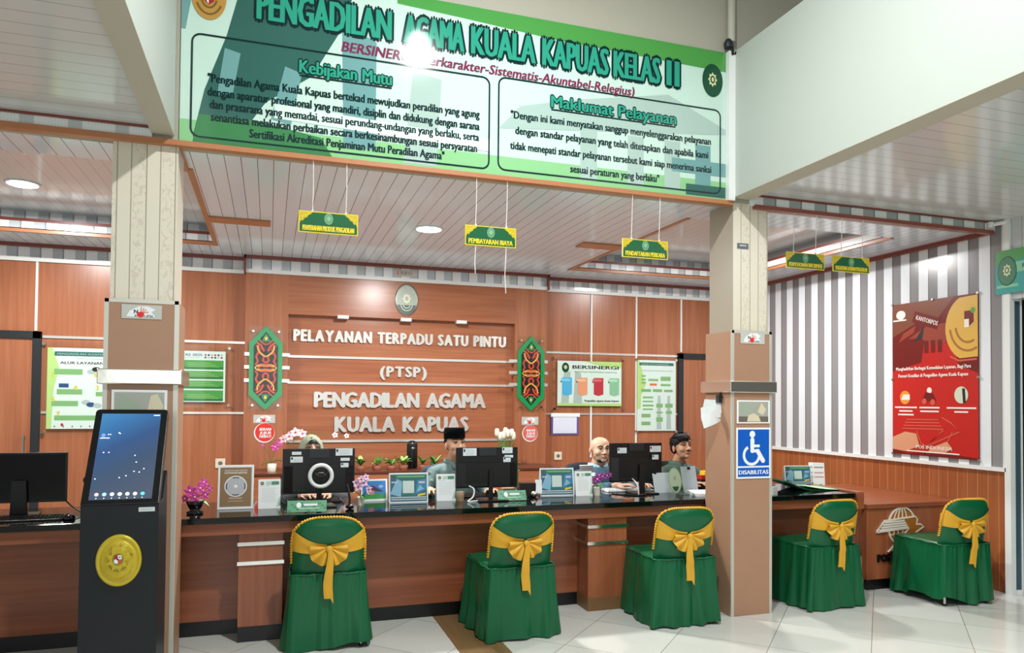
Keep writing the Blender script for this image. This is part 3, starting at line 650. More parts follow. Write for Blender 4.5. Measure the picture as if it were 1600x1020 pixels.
sticker_round(2.972, 1.212, 0.1, 'round pinkish slogan sticker right of the tulips', '#dd6a60')
t = thing('small_label', 'pale label with faded lettering up on the striped band above the emblem', 'label', (1.335, 8.30, 3.008))
q = MB(); q.box(0, 0.225, -0.003, 0, 0, 0.07, M('aged paper', '#cfc8bc', 0.5)); q.X = Matrix.Translation((0, -0.003, 0)); q.rect(0.015, 0.012, 0.04, 0.058, M('faded red', '#c98a78', 0.5), 1); q.text('INFO', 0.06, 0.018, 0.036, M('faded print', '#8d8272', 0.5), 1, 0.13); q.build('print', t)

PG = M('poster green', '#86b878', 0.4); PW = M('poster white', '#e6f1ec', 0.4); PL = M('poster lime', '#bfe08a', 0.4); PT = M('poster teal', '#2d6f68', 0.4); PGR = M('poster grey', '#b9c6c4', 0.4); PY = M('poster yellow', '#e6cf3a', 0.4); PRED = M('poster red', '#c8323a', 0.4); PBL = M('poster navy', '#2a4f86', 0.4)
def standoffs(t, pts):
    for x, z in pts:
        q = MB(); q.tube([(x, 0.0, z), (x, -0.035, z)], 0.016, CHROME, 14); q.build('standoff', t)
def poster(name, label, x, z, w, h, draw, group=None, y=8.45, off=0.028, pad=0.06, bolts=True, cat='poster', rz=0.0):
    t = thing(name, label, cat, (x, y, z), rz, group)
    q = MB(); q.X = Matrix.Translation((0, -off, 0)); q.box(0, w, 0.0, 0.005, 0, h, PW); draw(q, w, h); q.build('print', t)
    if bolts:
        q = MB(); q.box(-pad, w+pad, -off-0.014, -off-0.009, -pad, h+pad, ACRY); q.build('acrylic_panel', t)
        standoffs(t, [(-pad*0.6, -pad*0.6), (w+pad*0.6, -pad*0.6), (-pad*0.6, h+pad*0.6), (w+pad*0.6, h+pad*0.6)])
    return t
def p_flow(q, w, h):
    q.poly([(0, 0), (0.05*w, 0), (0.07*w, 0.5*h), (0.12*w, 0.75*h), (0.05*w, h), (0, h)], PL, 1); q.rect(0.07*w, 0.9*h, 0.97*w, 0.955*h, PT, 1)
    q.text('PENGADILAN AGAMA KUALA KAPUAS', 0.1*w, 0.915*h, 0.022*h, PGR, 2, 0.84*w, bold=0.02)
    q.text('ALUR LAYANAN PRIORITAS', 0.13*w, 0.80*h, 0.034*h, INK, 2, 0.76*w, bold=0.035); q.rect(0.3*w, 0.865*h, 0.9*w, 0.872*h, PGR, 2)
    for s, nx, nz, x0, z0, x1, z1 in (('1', .05, .64, .07, .67, .36, .74), ('4', .27, .48, .1, .425, .36, .49), ('3', .5, .48, .5, .405, .82, .46), ('5', .05, .335, .05, .28, .32, .345), ('6', .66, .28, .58, .235, .94, .28), ('7', .1, .155, .08, .105, .56, .165)):
        q.rect(x0*w, z0*h, x1*w, z1*h, PG, 2); q.text(s, nx*w, nz*h, 0.06*h, PY, 3, bold=0.05)
    q.poly([(.63*w, .72*h), (.86*w, .71*h), (.83*w, .62*h), (.65*w, .62*h)], INK, 2); q.text('PTSP', 0.67*w, 0.64*h, 0.05*h, PW, 3, 0.15*w, bold=0.02)
    for cx, cz, m in ((.45, .71, PGR), (.52, .67, PY), (.5, .74, INK), (.85, .46, PRED), (.87, .43, PGR), (.4, .33, PGR), (.45, .3, PBL), (.52, .29, PGR), (.75, .31, PGR)): q.disc(cx*w, cz*h, 0.045*w, 0.03*h, m, 3, 12)
    q.rect(.12*w, .51*h, .22*w, .56*h, PBL, 2); q.poly([(.7*w, .33*h), (.8*w, .36*h), (.92*w, .33*h)], PRED, 3); q.rect(.56*w, .115*h, .78*w, .19*h, PGR, 2); q.rect(.56*w, .185*h, .76*w, .195*h, INK, 3)
    for i in range(10): q.rect((.08+.09*i)*w, .02*h, (.09+.09*i)*w, .04*h, PBL, 2)
    q.disc(.16*w, .05*h, .015*w, .02*h, PRED, 3, 10); q.disc(.66*w, .05*h, .015*w, .02*h, PRED, 3, 10)
poster('wall_poster', 'white poster with green steps headed ALUR LAYANAN PRIORITAS beside the left door', -2.117, 1.28, 0.87, 0.815, p_flow)
def p_fac(q, w, h):
    q.rect(0, 0, w, h, PW, 1); q.text('ITAS 2025', 0.32*w, 0.9*h, 0.05*h, PBL, 2, 0.32*w, bold=0.03); q.rect(0.32*w, 0.865*h, 0.6*w, 0.875*h, PGR, 2)
    for i in range(6):
        for j in range(2): q.disc((0.69+0.05*i)*w, (0.925-0.05*j)*h, 0.018*w, 0.02*h, [PRED, PBL, PGR][(i+j) % 3], 2, 10)
    G1 = M('poster leaf', '#4ea24a', 0.4); G2 = M('poster deep leaf', '#1f7d3c', 0.4)
    for z0, z1 in ((.64, .82), (.45, .61), (.26, .42), (.02, .23)):
        q.rect(.05*w, z0*h, .97*w, z1*h, G1, 2); q.rect(.05*w, z0*h, .97*w, (z0+.05)*h, G2, 3)
        for k in range(3): q.rect(.42*w, (z0+.05+.035*k)*h, (.9-.06*k)*w, (z0+.057+.035*k)*h, PL, 4)
    q.rect(.355*w, 0.02*h, .365*w, .82*h, PW, 5)
poster('wall_poster', 'green table poster headed 2025 just right of the left pillar', -1.10, 1.56, 0.645, 0.54, p_fac)
def p_sin(q, w, h):
    q.poly([(0, 0), (0.12*w, 0), (0.2*w, h), (0, h)], PW, 1); q.poly([(.4*w, h), (w, h), (w, .86*h), (.7*w, .88*h)], PL, 1)
    q.poly([(.05*w, 0), (.17*w, 0), (.2*w, .75*h), (.1*w, .8*h)], PGR, 2); q.poly([(.24*w, 0), (.38*w, 0), (.36*w, .72*h), (.27*w, .78*h)], PGR, 2)
    q.rect(0, 0, w, .06*h, PL, 3); q.disc(.12*w, .85*h, .055*w, .11*h, M('emblem green', '#0d4a30'), 4); q.disc(.12*w, .86*h, .025*w, .045*h, MATS['emblem pale gold'], 5, 14)
    q.text('BERSINERGI', .23*w, .83*h, .075*h, INK, 5, .72*w, bold=0.05); q.text('Layanan Prima Yang Berintegritas Tanpa Pamrih', .26*w, .75*h, .03*h, PG, 5, .66*w)
    for x, c in ((.07, '#55b7e6'), (.31, '#f2a27c'), (.56, '#c93744'), (.81, '#93c7a0')):
        m = M('card '+c, c, 0.4); q.poly([(x*w, .26*h), ((x+.07)*w, .225*h), ((x+.15)*w, .26*h), ((x+.15)*w, .63*h), (x*w, .63*h)], m, 5); q.poly([((x-.02)*w, .545*h), ((x+.11)*w, .545*h), ((x+.13)*w, .575*h), ((x+.11)*w, .605*h), ((x-.02)*w, .605*h)], M('card light '+c, tuple(min(1, v*1.25+.1) for v in lin(c)[:3])+(1,), 0.4), 6); q.disc((x-.015)*w, .535*h, .012*w, .016*h, INK, 6, 10)
    q.text('Pengadilan Agama Kuala Kapuas', .41*w, .095*h, .045*h, INK, 6, .55*w, ital=0.3)
poster('wall_poster', 'wide white poster headed BERSINERGI with four coloured cards', 3.372, 1.545, 0.875, 0.558, p_sin)
def p_org(q, w, h):
    q.poly([(0, .3*h), (.09*w, .32*h), (.1*w, .5*h), (.22*w, .66*h), (.12*w, .85*h), (.05*w, h), (0, h)], PL, 1); q.rect(.05*w, .925*h, .94*w, .965*h, PT, 2); q.text('STRUKTUR ORGANISASI', .1*w, .935*h, .016*h, PGR, 3, .7*w, bold=.02); q.rect(.08*w, .845*h, .93*w, .856*h, PGR, 2)
    for x in (.5, .75): q.poly([(x*w, .02*h), ((x+.13)*w, .02*h), ((x+.1)*w, .5*h), ((x+.03)*w, .5*h)], PGR, 1)
    for x0, z0, x1, z1 in ((.1, .765, .22, .785), (.1, .715, .22, .735), (.1, .665, .22, .69), (.28, .705, .54, .735), (.6, .71, .86, .77), (.6, .635, .86, .665), (.1, .55, .35, .59), (.4, .55, .64, .59), (.69, .55, .92, .585), (.14, .46, .41, .485), (.14, .405, .41, .425), (.14, .345, .42, .37), (.14, .295, .4, .315), (.11, .19, .34, .24), (.11, .08, .34, .13), (.49, .33, .66, .385), (.72, .33, .92, .385), (.49, .25, .66, .27), (.74, .24, .9, .28), (.49, .13, .66, .19)): q.rect(x0*w, z0*h, x1*w, z1*h, PG, 3)
    q.rect(.32*w, .64*h, .5*w, .67*h, M('poster orange', '#e8713f', 0.4), 3)
poster('wall_poster', 'tall pale green chart poster beside the right back door', 4.472, 1.23, 0.56, 0.91, p_org, pad=0.012)
t = thing('clipboard', 'purple-edged document holder with a blank white sheet under the BERSINERGI poster', 'clipboard', (3.293, 8.449, 1.183))
q = MB(); q.box(0, 0.375, -0.012, 0, 0, 0.255, M('violet plastic', '#6a5a9a', 0.35)); q.build('board', t, 0.003)
q = MB(); q.box(0.03, 0.345, -0.016, -0.012, 0.022, 0.245, M('holder sheet', '#dfe6f4', 0.4)); q.rect(0.06, 0.05, 0.32, 0.052, PGR, 28); q.build('sheet', t)
q = MB(); q.box(-0.005, 0.385, -0.022, -0.012, 0.225, 0.27, PAPER); q.build('clip', t)
def outlet(x, z, lab):
    t = thing('wall_outlet', lab, 'outlet', (x, 8.449, z), 0, 'cream wall outlets')
    q = MB(); q.box(-0.05, 0.05, -0.012, 0, -0.05, 0.05, M('cream plastic', '#e3d9c4', 0.4)); q.build('plate', t, 0.003)
    q = MB(); q.lathe([(0.022, 0), (0.022, 0.002)], M('socket grey', '#6f6a5e', 0.5), n=20); q.v = [(a, -0.0121-c*1.0, b_) for a, b_, c in q.v]; q.build('socket', t)
outlet(-0.49, 0.906, 'cream wall outlet behind the brown framed sign'); outlet(3.394, 0.926, 'cream wall outlet below the document holder')

# ================================================================== POSTER ON THE RIGHT WALL
t = thing('banner_poster', 'tall red postal service poster on the striped right wall', 'poster', (5.972, 5.82, 1.108), rad(-90))
R1 = M('poster scarlet', '#c0211c', 0.35); R2 = M('poster maroon', '#6f1714', 0.35); R3 = M('poster brick', '#96402f', 0.35); R4 = M('poster brown', '#7d4632', 0.35); R5 = M('poster rose', '#cf5a48', 0.35); SKN = M('poster skin', '#d69a76', 0.4); CRM = M('poster cream', '#f0e6df', 0.4)
def p_post(q, w, h):
    q.rect(0, 0, w, h, R1, 1); q.poly([(0, .55*h), (.35*w, .6*h), (.6*w, .62*h), (w, .52*h), (w, h), (0, h)], R2, 2); q.poly([(.35*w, .55*h), (.8*w, .55*h), (.7*w, .82*h), (.42*w, .8*h)], R1, 3)
    q.poly([(0, .78*h), (.3*w, .86*h), (.55*w, .87*h), (.75*w, h), (0, h)], R4, 3); q.poly([(.2*w, .76*h), (.45*w, .84*h), (.72*w, .84*h), (.68*w, .72*h), (.5*w, .7*h), (.36*w, .76*h)], R3, 4)
    for x in (.4, .48, .56): q.rect(x*w, .66*h, (x+.05)*w, .74*h, R2, 5)
    q.poly([(.08*w, .74*h), (.14*w, .80*h), (.3*w, .845*h), (.28*w, .8*h)], R3, 5); q.poly([(.28*w, .74*h), (.4*w, .84*h), (.38*w, .76*h)], INK, 5)
    P = [(.27+.3*i/6, .905-.065*i/6) for i in range(7)]; q.line([(a*w, c*h) for a, c in P], .075*h, R2, 6); q.text('KANTORPOS', 0, 0, 0.032*h, CRM, 7, .24*w) if False else None
    q2 = q.X.copy(); q.X = q.X @ Matrix.Translation((.3*w, 0, .885*h)) @ Matrix.Rotation(rad(19), 4, 'Y'); q.text('KANTORPOS', 0, 0, 0.028*h, CRM, 8, .27*w, bold=.02); q.X = q2
    q.disc(.11*w, .925*h, .06*w, .03*h, CRM, 6); q.rect(.01*w, .885*h, .18*w, .895*h, CRM, 6)
    q.disc(.88*w, .82*h, .21*w, .20*h, M('poster gold', '#d9a945', 0.4), 7, 40, 0, 2*PI) if False else None
    gp = [(w, h*.99)]+[(w*(.9+.25*math.cos(a)), h*(.80+.2*math.sin(a))) for a in [PI*(.62+.76*i/16) for i in range(17)]]+[(w, h*.62)]
    q.poly(gp, M('poster gold', '#d9ac4a', 0.4), 7); q.line([(.7*w, .63*h), (.8*w, .6*h), (.99*w, .605*h)], .012*h, R5, 8)
    for r in (.13, .19): q.line([(w*(.9+r*1.05*math.cos(a)), h*(.82+r*.85*math.sin(a))) for a in [PI*(1.05+.6*i/10) for i in range(11)]], .014*h, M('poster ochre', '#a8692e', 0.4), 8)
    q.disc(.92*w, .865*h, .07*w, .06*h, MATS['poster gold'], 9); q.poly([(.86*w, .9*h), (.96*w, .9*h), (.96*w, .83*h), (.9*w, .8*h), (.86*w, .84*h)], R2, 10); q.rect(.86*w, .8*h, .91*w, .85*h, CRM, 11); q.disc(.95*w, .9*h, .025*w, .018*h, M('leaf print', '#4e9a2c', 0.4), 11, 10)
    q.text('Menghadirkan Berbagai Kemudahan Layanan, Bagi Para', .05*w, .555*h, .022*h, CRM, 12, .88*w, bold=.035); q.text('Pencari Keadilan di Pengadilan Agama Kuala Kapuas', .08*w, .508*h, .022*h, CRM, 12, .82*w, bold=.035)
    q.disc(.16*w, .375*h, .065*w, .045*h, M('poster amber', '#e5953a', 0.4), 5); q.poly([(.11*w, .36*h), (.22*w, .36*h), (.22*w, .395*h), (.14*w, .395*h)], CRM, 6)
    q.disc(.46*w, .42*h, .03*w, .02*h, CRM, 6, 12); q.poly([(.37*w, .36*h), (.42*w, .41*h), (.5*w, .4*h), (.54*w, .35*h), (.45*w, .35*h)], R2, 6); q.disc(.4*w, .35*h, .03*w, .02*h, R5, 7, 12); q.disc(.5*w, .345*h, .03*w, .02*h, R5, 7, 12)
    q.disc(.82*w, .39*h, .075*w, .052*h, M('poster sage', '#cfd6bf', 0.4), 5); q.poly([(.84*w, .34*h), (.87*w, .345*h), (.86*w, .43*h), (.83*w, .43*h)], INK, 6)
    for cx, ws in ((.17, (.28, .17, .2)), (.46, (.24, .22)), (.82, (.32, .15))):
        for i, a in enumerate(ws): q.rect((cx-a/2)*w, (.305-.024*i)*h, (cx+a/2)*w, (.315-.024*i)*h, CRM, 6)
    for i in range(4): q.line([((.12+.02*i)*w, (.17+.02*i)*h), ((.62-.02*i)*w, (.175+.02*i)*h)], .008*h, R5, 5)
    q.line([(.3*w, .16*h), (.36*w, .08*h), (.5*w, .04*h), (.66*w, .09*h), (.72*w, .16*h)], .008*h, R5, 5); q.line([(.62*w, .17*h), (.42*w, .06*h), (.8*w, .165*h), (.7*w, .22*h), (.6*w, .25*h)], .009*h, R5, 5)
    q.poly([(0, .03*h), (.16*w, .02*h), (.34*w, .06*h), (.3*w, .14*h), (.16*w, .15*h), (0, .11*h)], SKN, 6); q.poly([(.42*w, .02*h), (.62*w, .02*h), (.72*w, .06*h), (.66*w, .1*h), (.5*w, .06*h)], SKN, 6)
    q.poly([(0, 0), (w, 0), (w, .012*h), (.55*w, .025*h), (.2*w, .01*h), (0, .03*h)], R2, 7); q.text('POS INDONESIA', .3*w, .045*h, .022*h, CRM, 8, .42*w, bold=.03); q.rect(.18*w, .022*h, .8*w, .03*h, CRM, 8)
q = MB(); q.box(0, 0.94, -0.002, 0.004, 0, 1.49, R2); q.X = Matrix.Translation((0, -0.002, 0)); p_post(q, 0.94, 1.49); q.build('print', t)
for x, z in ((0, 0), (0.94, 0), (0, 0.74), (0.94, 0.74), (0, 1.49), (0.94, 1.49), (0.47, 1.49)):
    q = MB(); q.lathe([(0.012, 0), (0.012, 0.012)], STEEL, n=12); q.v = [(a+x, -c, b_+z) for a, b_, c in q.v]; q.build('pin', t)

# ================================================================== THINGS ON THE PILLARS
sticker_nokorupsi(-0.82, 4.7205, 2.058, 0.212, 0.082, 'grey sticker with red hand on the left pillar')
sticker_nokorupsi(3.376, 4.7205, 2.05, 0.216, 0.09, 'grey sticker with red hand on the right pillar')
def art(x, z, w, h, lab, draw):
    t = thing('framed_print', lab, 'picture', (x, 4.7205, z), 0, 'white framed photo prints on the pillars')
    q = MB(); q.box(0, w, -0.004, 0, 0, h, PAPER); q.X = Matrix.Translation((0, -0.004, 0)); q.rect(.05*w, .06*h, .95*w, .94*h, M('print grey green', '#a9aba0', 0.3), 1); draw(q, w, h); q.build('print', t)
A1 = M('print cream', '#d9cfb0', 0.4); A2 = M('print sage', '#9fb09a', 0.4); A3 = M('print umber', '#6f655a', 0.4)
art(-0.862, 1.42, 0.292, 0.225, 'white framed photo print half hidden behind the kiosk screen', lambda q, w, h: (q.poly([(.62*w, .3*h), (.7*w, .85*h), (.82*w, .9*h), (.93*w, .6*h), (.9*w, .3*h)], A1, 2), q.poly([(.06*w, .3*h), (.15*w, .9*h), (.4*w, .7*h), (.55*w, .5*h), (.5*w, .2*h)], A2, 2)))
art(3.343, 1.445, 0.295, 0.175, 'white framed photo print above the blue wheelchair sign', lambda q, w, h: (q.poly([(.3*w, .08*h), (.34*w, .35*h), (.5*w, .45*h), (.66*w, .3*h), (.72*w, .08*h)], A1, 3), q.poly([(.62*w, .5*h), (.74*w, .9*h), (.88*w, .6*h), (.78*w, .35*h)], A1, 3), q.poly([(.06*w, .5*h), (.2*w, .9*h), (.5*w, .6*h), (.3*w, .45*h)], A2, 2), q.rect(.05*w, .06*h, .95*w, .3*h, A3, 2)))
t = thing('small_label', 'small dark printed tape label high on the right pillar', 'label', (3.362, 4.7435, 2.775))
q = MB(); q.box(0, 0.10, -0.002, 0, 0, 0.042, M('label dark', '#59606a', 0.4)); q.rect(0.02, 0.02, 0.08, 0.03, PGR, 5); q.build('print', t)
t = thing('wheelchair_sign', 'blue and white DISABILITAS wheelchair sign on the right pillar', 'sign', (3.338, 4.7205, 1.028))
q = MB(); q.box(0, 0.308, -0.004, 0, 0, 0.385, PAPER); q.X = Matrix.Translation((0, -0.004, 0)); BLU = M('sign blue', '#0a5cc0', 0.35)
q.rect(0.014, 0.095, 0.294, 0.371, BLU, 1); q.rect(0.014, 0.014, 0.294, 0.082, BLU, 1); q.text('DISABILITAS', 0.154, 0.033, 0.031, PAPER, 2, 0.262, bold=0.035, align='c')
q.disc(0.142, 0.335, 0.025, 0.026, PAPER, 2); q.line([(0.142, 0.292), (0.142, 0.21), (0.188, 0.21), (0.238, 0.132)], 0.036, PAPER, 2); q.disc(0.142, 0.292, 0.018, 0.018, PAPER, 2, 16); q.disc(0.238, 0.134, 0.018, 0.018, PAPER, 2, 16); q.disc(0.142, 0.21, 0.018, 0.018, PAPER, 2, 12)
q.line([(0.15, 0.246), (0.208, 0.246)], 0.02, PAPER, 2)
q.line([(0.135+0.068*math.cos(a), 0.176+0.068*math.sin(a)) for a in [rad(118+ (352-118)*i/24) for i in range(25)]], 0.022, PAPER, 2); q.build('print', t, 0)
t = thing('hanging_papers', 'folded white leaflets clipped to the side of the right pillar', 'papers', (3.298, 4.86, 1.47))
for i, (dz, a) in enumerate(((0.05, 12), (0.02, -4), (-0.01, -16))):
    q = MB(); q.X = Matrix.Rotation(rad(a), 4, 'Y') @ Matrix.Rotation(rad(-20+8*i), 4, 'Z')
    q.grid([[(-0.15+0.15*u/5, 0.012*math.sin(u*0.9+i), dz+0.10*v-0.02*(5-u)/5) for u in range(6)] for v in range(2)], PAPER); q.build('leaflet', t)
q = MB(); q.box(-0.03, 0.0, -0.02, 0.02, 0.13, 0.19, DARK); q.tube([(-0.01, 0, 0.19), (0.0, 0, 0.21)], 0.006, DARK); q.build('clip', t)

# ================================================================== COUNTERS
ZT = 0.832
t = thing('service_counter', 'long wood service counter with black stone top between and beyond the pillars', 'counter', (1.6, 5.4, 0))
ox, oy = -1.6, -5.4
def cbox(name, x0, x1, y0, y1, z0, z1, m, bevel=0.0, par=None):
    q = MB(); q.box(x0+ox, x1+ox, y0+oy, y1+oy, z0, z1, m); return q.build(name, par or t, bevel)
cbox('stone_top', -3.4, 4.80, 5.08, 5.86, 0.793, ZT, STONE, 0.003)
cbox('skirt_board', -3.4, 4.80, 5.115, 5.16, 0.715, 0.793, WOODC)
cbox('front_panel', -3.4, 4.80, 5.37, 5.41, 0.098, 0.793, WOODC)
cbox('kickboard', -3.4, 4.80, 5.373, 5.41, 0, 0.098, KICK)
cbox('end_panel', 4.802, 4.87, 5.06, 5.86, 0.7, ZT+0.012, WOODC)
for x0, x1, kick in ((-0.178, 0.10, KICK), (2.327, 2.653, M('tan kickboard', '#7d5a38', 0.4, vary=0.1))):
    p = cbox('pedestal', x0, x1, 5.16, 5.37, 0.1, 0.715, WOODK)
    cbox('kickboard', x0, x1, 5.158, 5.37, 0, 0.1, kick, 0, p)
    for z in (0.642, 0.515): cbox('steel_band', x0-0.008, x1+0.008, 5.15, 5.37, z-0.012, z+0.012, CHROME, 0, p)
t = thing('postal_counter', 'low wood postal counter with emblem and POS lettering against the right wall', 'counter', (5.4, 5.4, 0))
ox, oy = -5.4, -5.4
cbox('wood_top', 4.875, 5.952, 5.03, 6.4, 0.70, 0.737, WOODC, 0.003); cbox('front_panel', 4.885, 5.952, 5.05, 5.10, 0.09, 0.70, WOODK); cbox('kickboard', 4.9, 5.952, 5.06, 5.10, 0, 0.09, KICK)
q = MB(); q.X = Matrix.Translation((5.0-5.4, 5.048-5.4, 0.30)); OCH = M('emblem ochre', '#a8661e', 0.4); CR = M('emblem ivory', '#eadfd0', 0.4)
def strip3(P, w, m, d=0.012, closed=False):
    k = len(q.v); q.line(P, w, m, 0, closed); n = len(q.v)-k; back = [tuple(v) for v in q.v[k:]]
    for i in range(k, len(q.v)): q.v[i] = (q.v[i][0], q.v[i][1]-d, q.v[i][2])
    h = n//2; P2 = len(P); o = len(q.v); q.v += back
    for i in range(P2 if closed else P2-1):
        j = (i+1) % P2
        for a, b_ in ((k+i, k+j), (k+h+i, k+h+j)): q.f.append((a, b_, o+(b_-k), o+(a-k))); q.m.append(q.mi(m)); q.sm.append(False)
gc = (0.265, 0.235); gr = (0.15, 0.165)
q.prism([(gc[0]+gr[0]*math.cos(2*PI*i/40), gc[1]+gr[1]*math.sin(2*PI*i/40)) for i in range(40)], -0.004, 0.0, OCH)
strip3([(gc[0]+gr[0]*math.cos(2*PI*i/40), gc[1]+gr[1]*math.sin(2*PI*i/40)) for i in range(40)], 0.013, CR, 0.012, True)
for k in (-0.62, -0.3, 0.05, 0.4): strip3([(gc[0]+gr[0]*k*math.sin(PI*i/14), gc[1]+gr[1]*math.cos(PI*i/14)) for i in range(15)], 0.008, CR, 0.010)
strip3([(gc[0]-gr[0]*0.9, gc[1]-0.07), (gc[0]+gr[0]*0.9, gc[1]-0.07)], 0.008, CR, 0.010)
wing = [(-0.02, 0.195), (0.075, 0.29), (0.41, 0.315), (0.43, 0.29), (0.42, 0.245), (0.47, 0.245), (0.50, 0.22), (0.46, 0.20), (0.16, 0.04), (0.11, 0.015), (0.34, 0.215)]
q.prism(wing, -0.014, 0.0, OCH)
strip3(wing, 0.012, CR, 0.018, True)
DKL = M('emblem dark line', '#4a3a2c', 0.5)
for i in range(4):
    f = (i+0.6)/4.4; a = (-0.02+0.095*f, 0.195+0.095*f); e = (0.335-0.06*f, 0.215+0.085*f)
    strip3([(a[0]+0.01, a[1]+0.004), e], 0.016, CR, 0.018); strip3([(a[0]+0.02, a[1]+0.015), (e[0]-0.005, e[1]+0.012)], 0.007, DKL, 0.016)
q.text('POS INDONESIA', 0.0, -0.06, 0.062, BLACK, 1, 0.56, bold=0.06, depth=0.014); t2 = q.build('emblem_and_lettering', t)

# ================================================================== KIOSK
t = thing('touch_kiosk', 'black touch screen kiosk with gold court emblem standing in front of the left pillar', 'kiosk', (-0.709, 4.30, 0))
KB = M('kiosk charcoal', '#14191c', 0.42, spec=0.35); KS = M('kiosk black', '#07090b', 0.3, spec=0.4)
q = MB(); q.prism([(-0.15, 0.02), (0.17, 0.02), (0.17, 1.20), (0.02, 1.06), (-0.15, 1.06)], -0.1775, 0.1775, KB, 'yz'); q.build('body', t, 0.004)
q = MB(); q.box(-0.20, 0.20, -0.17, 0.2, 0, 0.02, KS); q.build('base_plate', t, 0.003)
ang = math.atan2(0.32, 0.475)
q = MB(); q.X = Matrix.Translation((0, -0.155, 1.062)) @ Matrix.Rotation(-ang, 4, 'X')
w, h = 0.178, 0.572
P = []
for cx, cz, a in ((w-0.02, h-0.02, 0), (-w+0.02, h-0.02, PI/2), (-w+0.004, 0.004, PI), (w-0.004, 0.004, 1.5*PI)):
    r = 0.02 if cz > 0.1 else 0.004
    P += [(cx+r*math.cos(a+i*PI/10), cz+r*math.sin(a+i*PI/10)) for i in range(6)]
q.prism(P, 0.0, 0.05, KS); hs = q.build('screen_housing', t, 0.004)
def screen_mat():
    m, N, L, Pb = new_mat('kiosk screen'); tc = N.new('ShaderNodeTexCoord'); sp = N.new('ShaderNodeSeparateXYZ'); L.new(tc.outputs['Object'], sp.inputs[0])
    rp = N.new('ShaderNodeValToRGB'); mr = N.new('ShaderNodeMapRange'); L.new(math_node(N, L, 'SUBTRACT', sp.outputs[2], math_node(N, L, 'MULTIPLY', sp.outputs[0], 0.5)), mr.inputs[0]); mr.inputs[1].default_value = 1.06; mr.inputs[2].default_value = 1.58; L.new(mr.outputs[0], rp.inputs[0])
    e = rp.color_ramp.elements; e[0].position = 0.0; e[0].color = lin('#5d6a80'); e[1].position = 1.0; e[1].color = lin('#4fa3e0')
    x = e.new(0.35); x.color = lin('#4a6485'); x = e.new(0.6); x.color = lin('#3c66a0'); x = e.new(0.8); x.color = lin('#3f86c8')
    Pb.inputs['Base Color'].default_value = (0.01, 0.01, 0.012, 1); Pb.inputs['Roughness'].default_value = 0.1
    L.new(rp.outputs[0], Pb.inputs['Emission Color']); Pb.inputs['Emission Strength'].default_value = 0.75
    MATS['kiosk screen'] = m; return m
q = MB(); q.X = Matrix.Translation((0, -0.155, 1.062)) @ Matrix.Rotation(-ang, 4, 'X') @ Matrix.Translation((0, -0.0006, 0))
q.rect(-0.145, 0.026, 0.143, 0.542, screen_mat(), 1)
ic = lambda c: M('icon '+c, c, 0.4, emit=0.9)
for i, c in enumerate(('#f2b8b0', '#9fd8ee', '#e6efe9', '#ffffff', '#dff3ff', '#f6e9dc', '#59c9de')): q.disc(-0.112+0.035*i, 0.056, 0.010, 0.010, ic(c), 3, 12); q.disc(-0.112+0.035*i, 0.034, 0.003, 0.003, ic('#ffffff'), 3, 6)
for x, z in ((-0.10, 0.41), (-0.09, 0.41), (-0.05, 0.42), (-0.045, 0.415), (-0.11, 0.30), (-0.085, 0.30), (0.04, 0.28), (0.05, 0.24), (0.07, 0.18), (0.045, 0.185), (-0.13, 0.145), (-0.02, 0.15), (0.01, 0.16), (0.09, 0.20)): q.disc(x, z, 0.0035, 0.0035, ic('#ffffff'), 3, 8)
q.rect(-0.137, 0.385, -0.092, 0.39, ic('#ffffff'), 3); q.rect(0.108, 0.528, 0.137, 0.533, ic('#ffffff'), 3); q.disc(-0.123, 0.405, 0.01, 0.012, ic('#6a86d0'), 3, 10)
q.build('screen', hs)
q = MB(); q.box(0.085, 0.160, -0.153, -0.15, 1.02, 1.042, M('maker plate', '#d3d9d8', 0.3)); q.rect(0.093, 1.028, 0.152, 1.034, PGR, 256); q.build('name_plate', t, 0.001)
q = MB(); q.ell((-0.185, 0.02, 1.17), (0.02, 0.02, 0.02), KS); q.prism([(0.0, 1.06), (0.17, 1.10), (0.27, 1.45), (0.20, 1.45)], -0.19, -0.178, KS, 'yz'); q.build('side_bracket', t, 0.003)
KG = M('kiosk gold', '#c8b02a', 0.35, metal=0.25, vary=0.05)
q = MB(); R = []
for r, d in ((1.0, 0.0), (1.0, 0.010), (0.94, 0.016), (0.86, 0.012), (0.80, 0.009), (0.76, 0.016), (0.72, 0.018), (0.01, 0.018)): R.append([(0.104*r*math.cos(2*PI*i/48), -0.15-d, 0.78+0.13*r*math.sin(2*PI*i/48)) for i in range(48)])
q.rings(R, KG, False); 
pts = []
for i in range(36):
    a = 2*PI*i/36; rr = (0.056, 0.044, 0.036, 0.036)[i % 4]; pts.append((rr*math.cos(a), 0.79+rr*1.2*math.sin(a)))
q.prism(pts, -0.178, -0.165, KG)
q.prism([(0.026*math.cos(2*PI*i/24), 0.79+0.03*math.sin(2*PI*i/24)) for i in range(24)], -0.1795, -0.17, M('kiosk gold shade', '#8f7d1d', 0.45))
q.X = Matrix.Translation((0, -0.168, 0.78)); court_text_arc(q, 0, 0, 0.066, 0.082, 'PENGADILAN AGAMA', KG, 2, 0.016, PI*0.97, PI*0.03)
for i in range(22):
    a = PI*(1.08+0.84*i/21); q.tube([(0.068*math.cos(a), -0.002, 0.086*math.sin(a)), (0.076*math.cos(a), -0.002, 0.096*math.sin(a))], 0.0025, KG, 5)
q.line([(0.045*math.cos(a), 0.0+0.05*math.sin(a)) for a in [PI*(1.1+0.8*i/12) for i in range(13)]], 0.005, MATS['kiosk gold shade'], 3)
em = q.build('gold_emblem', t)
q = MB(); q.X = Matrix.Translation((0, -0.1797, 0.79))
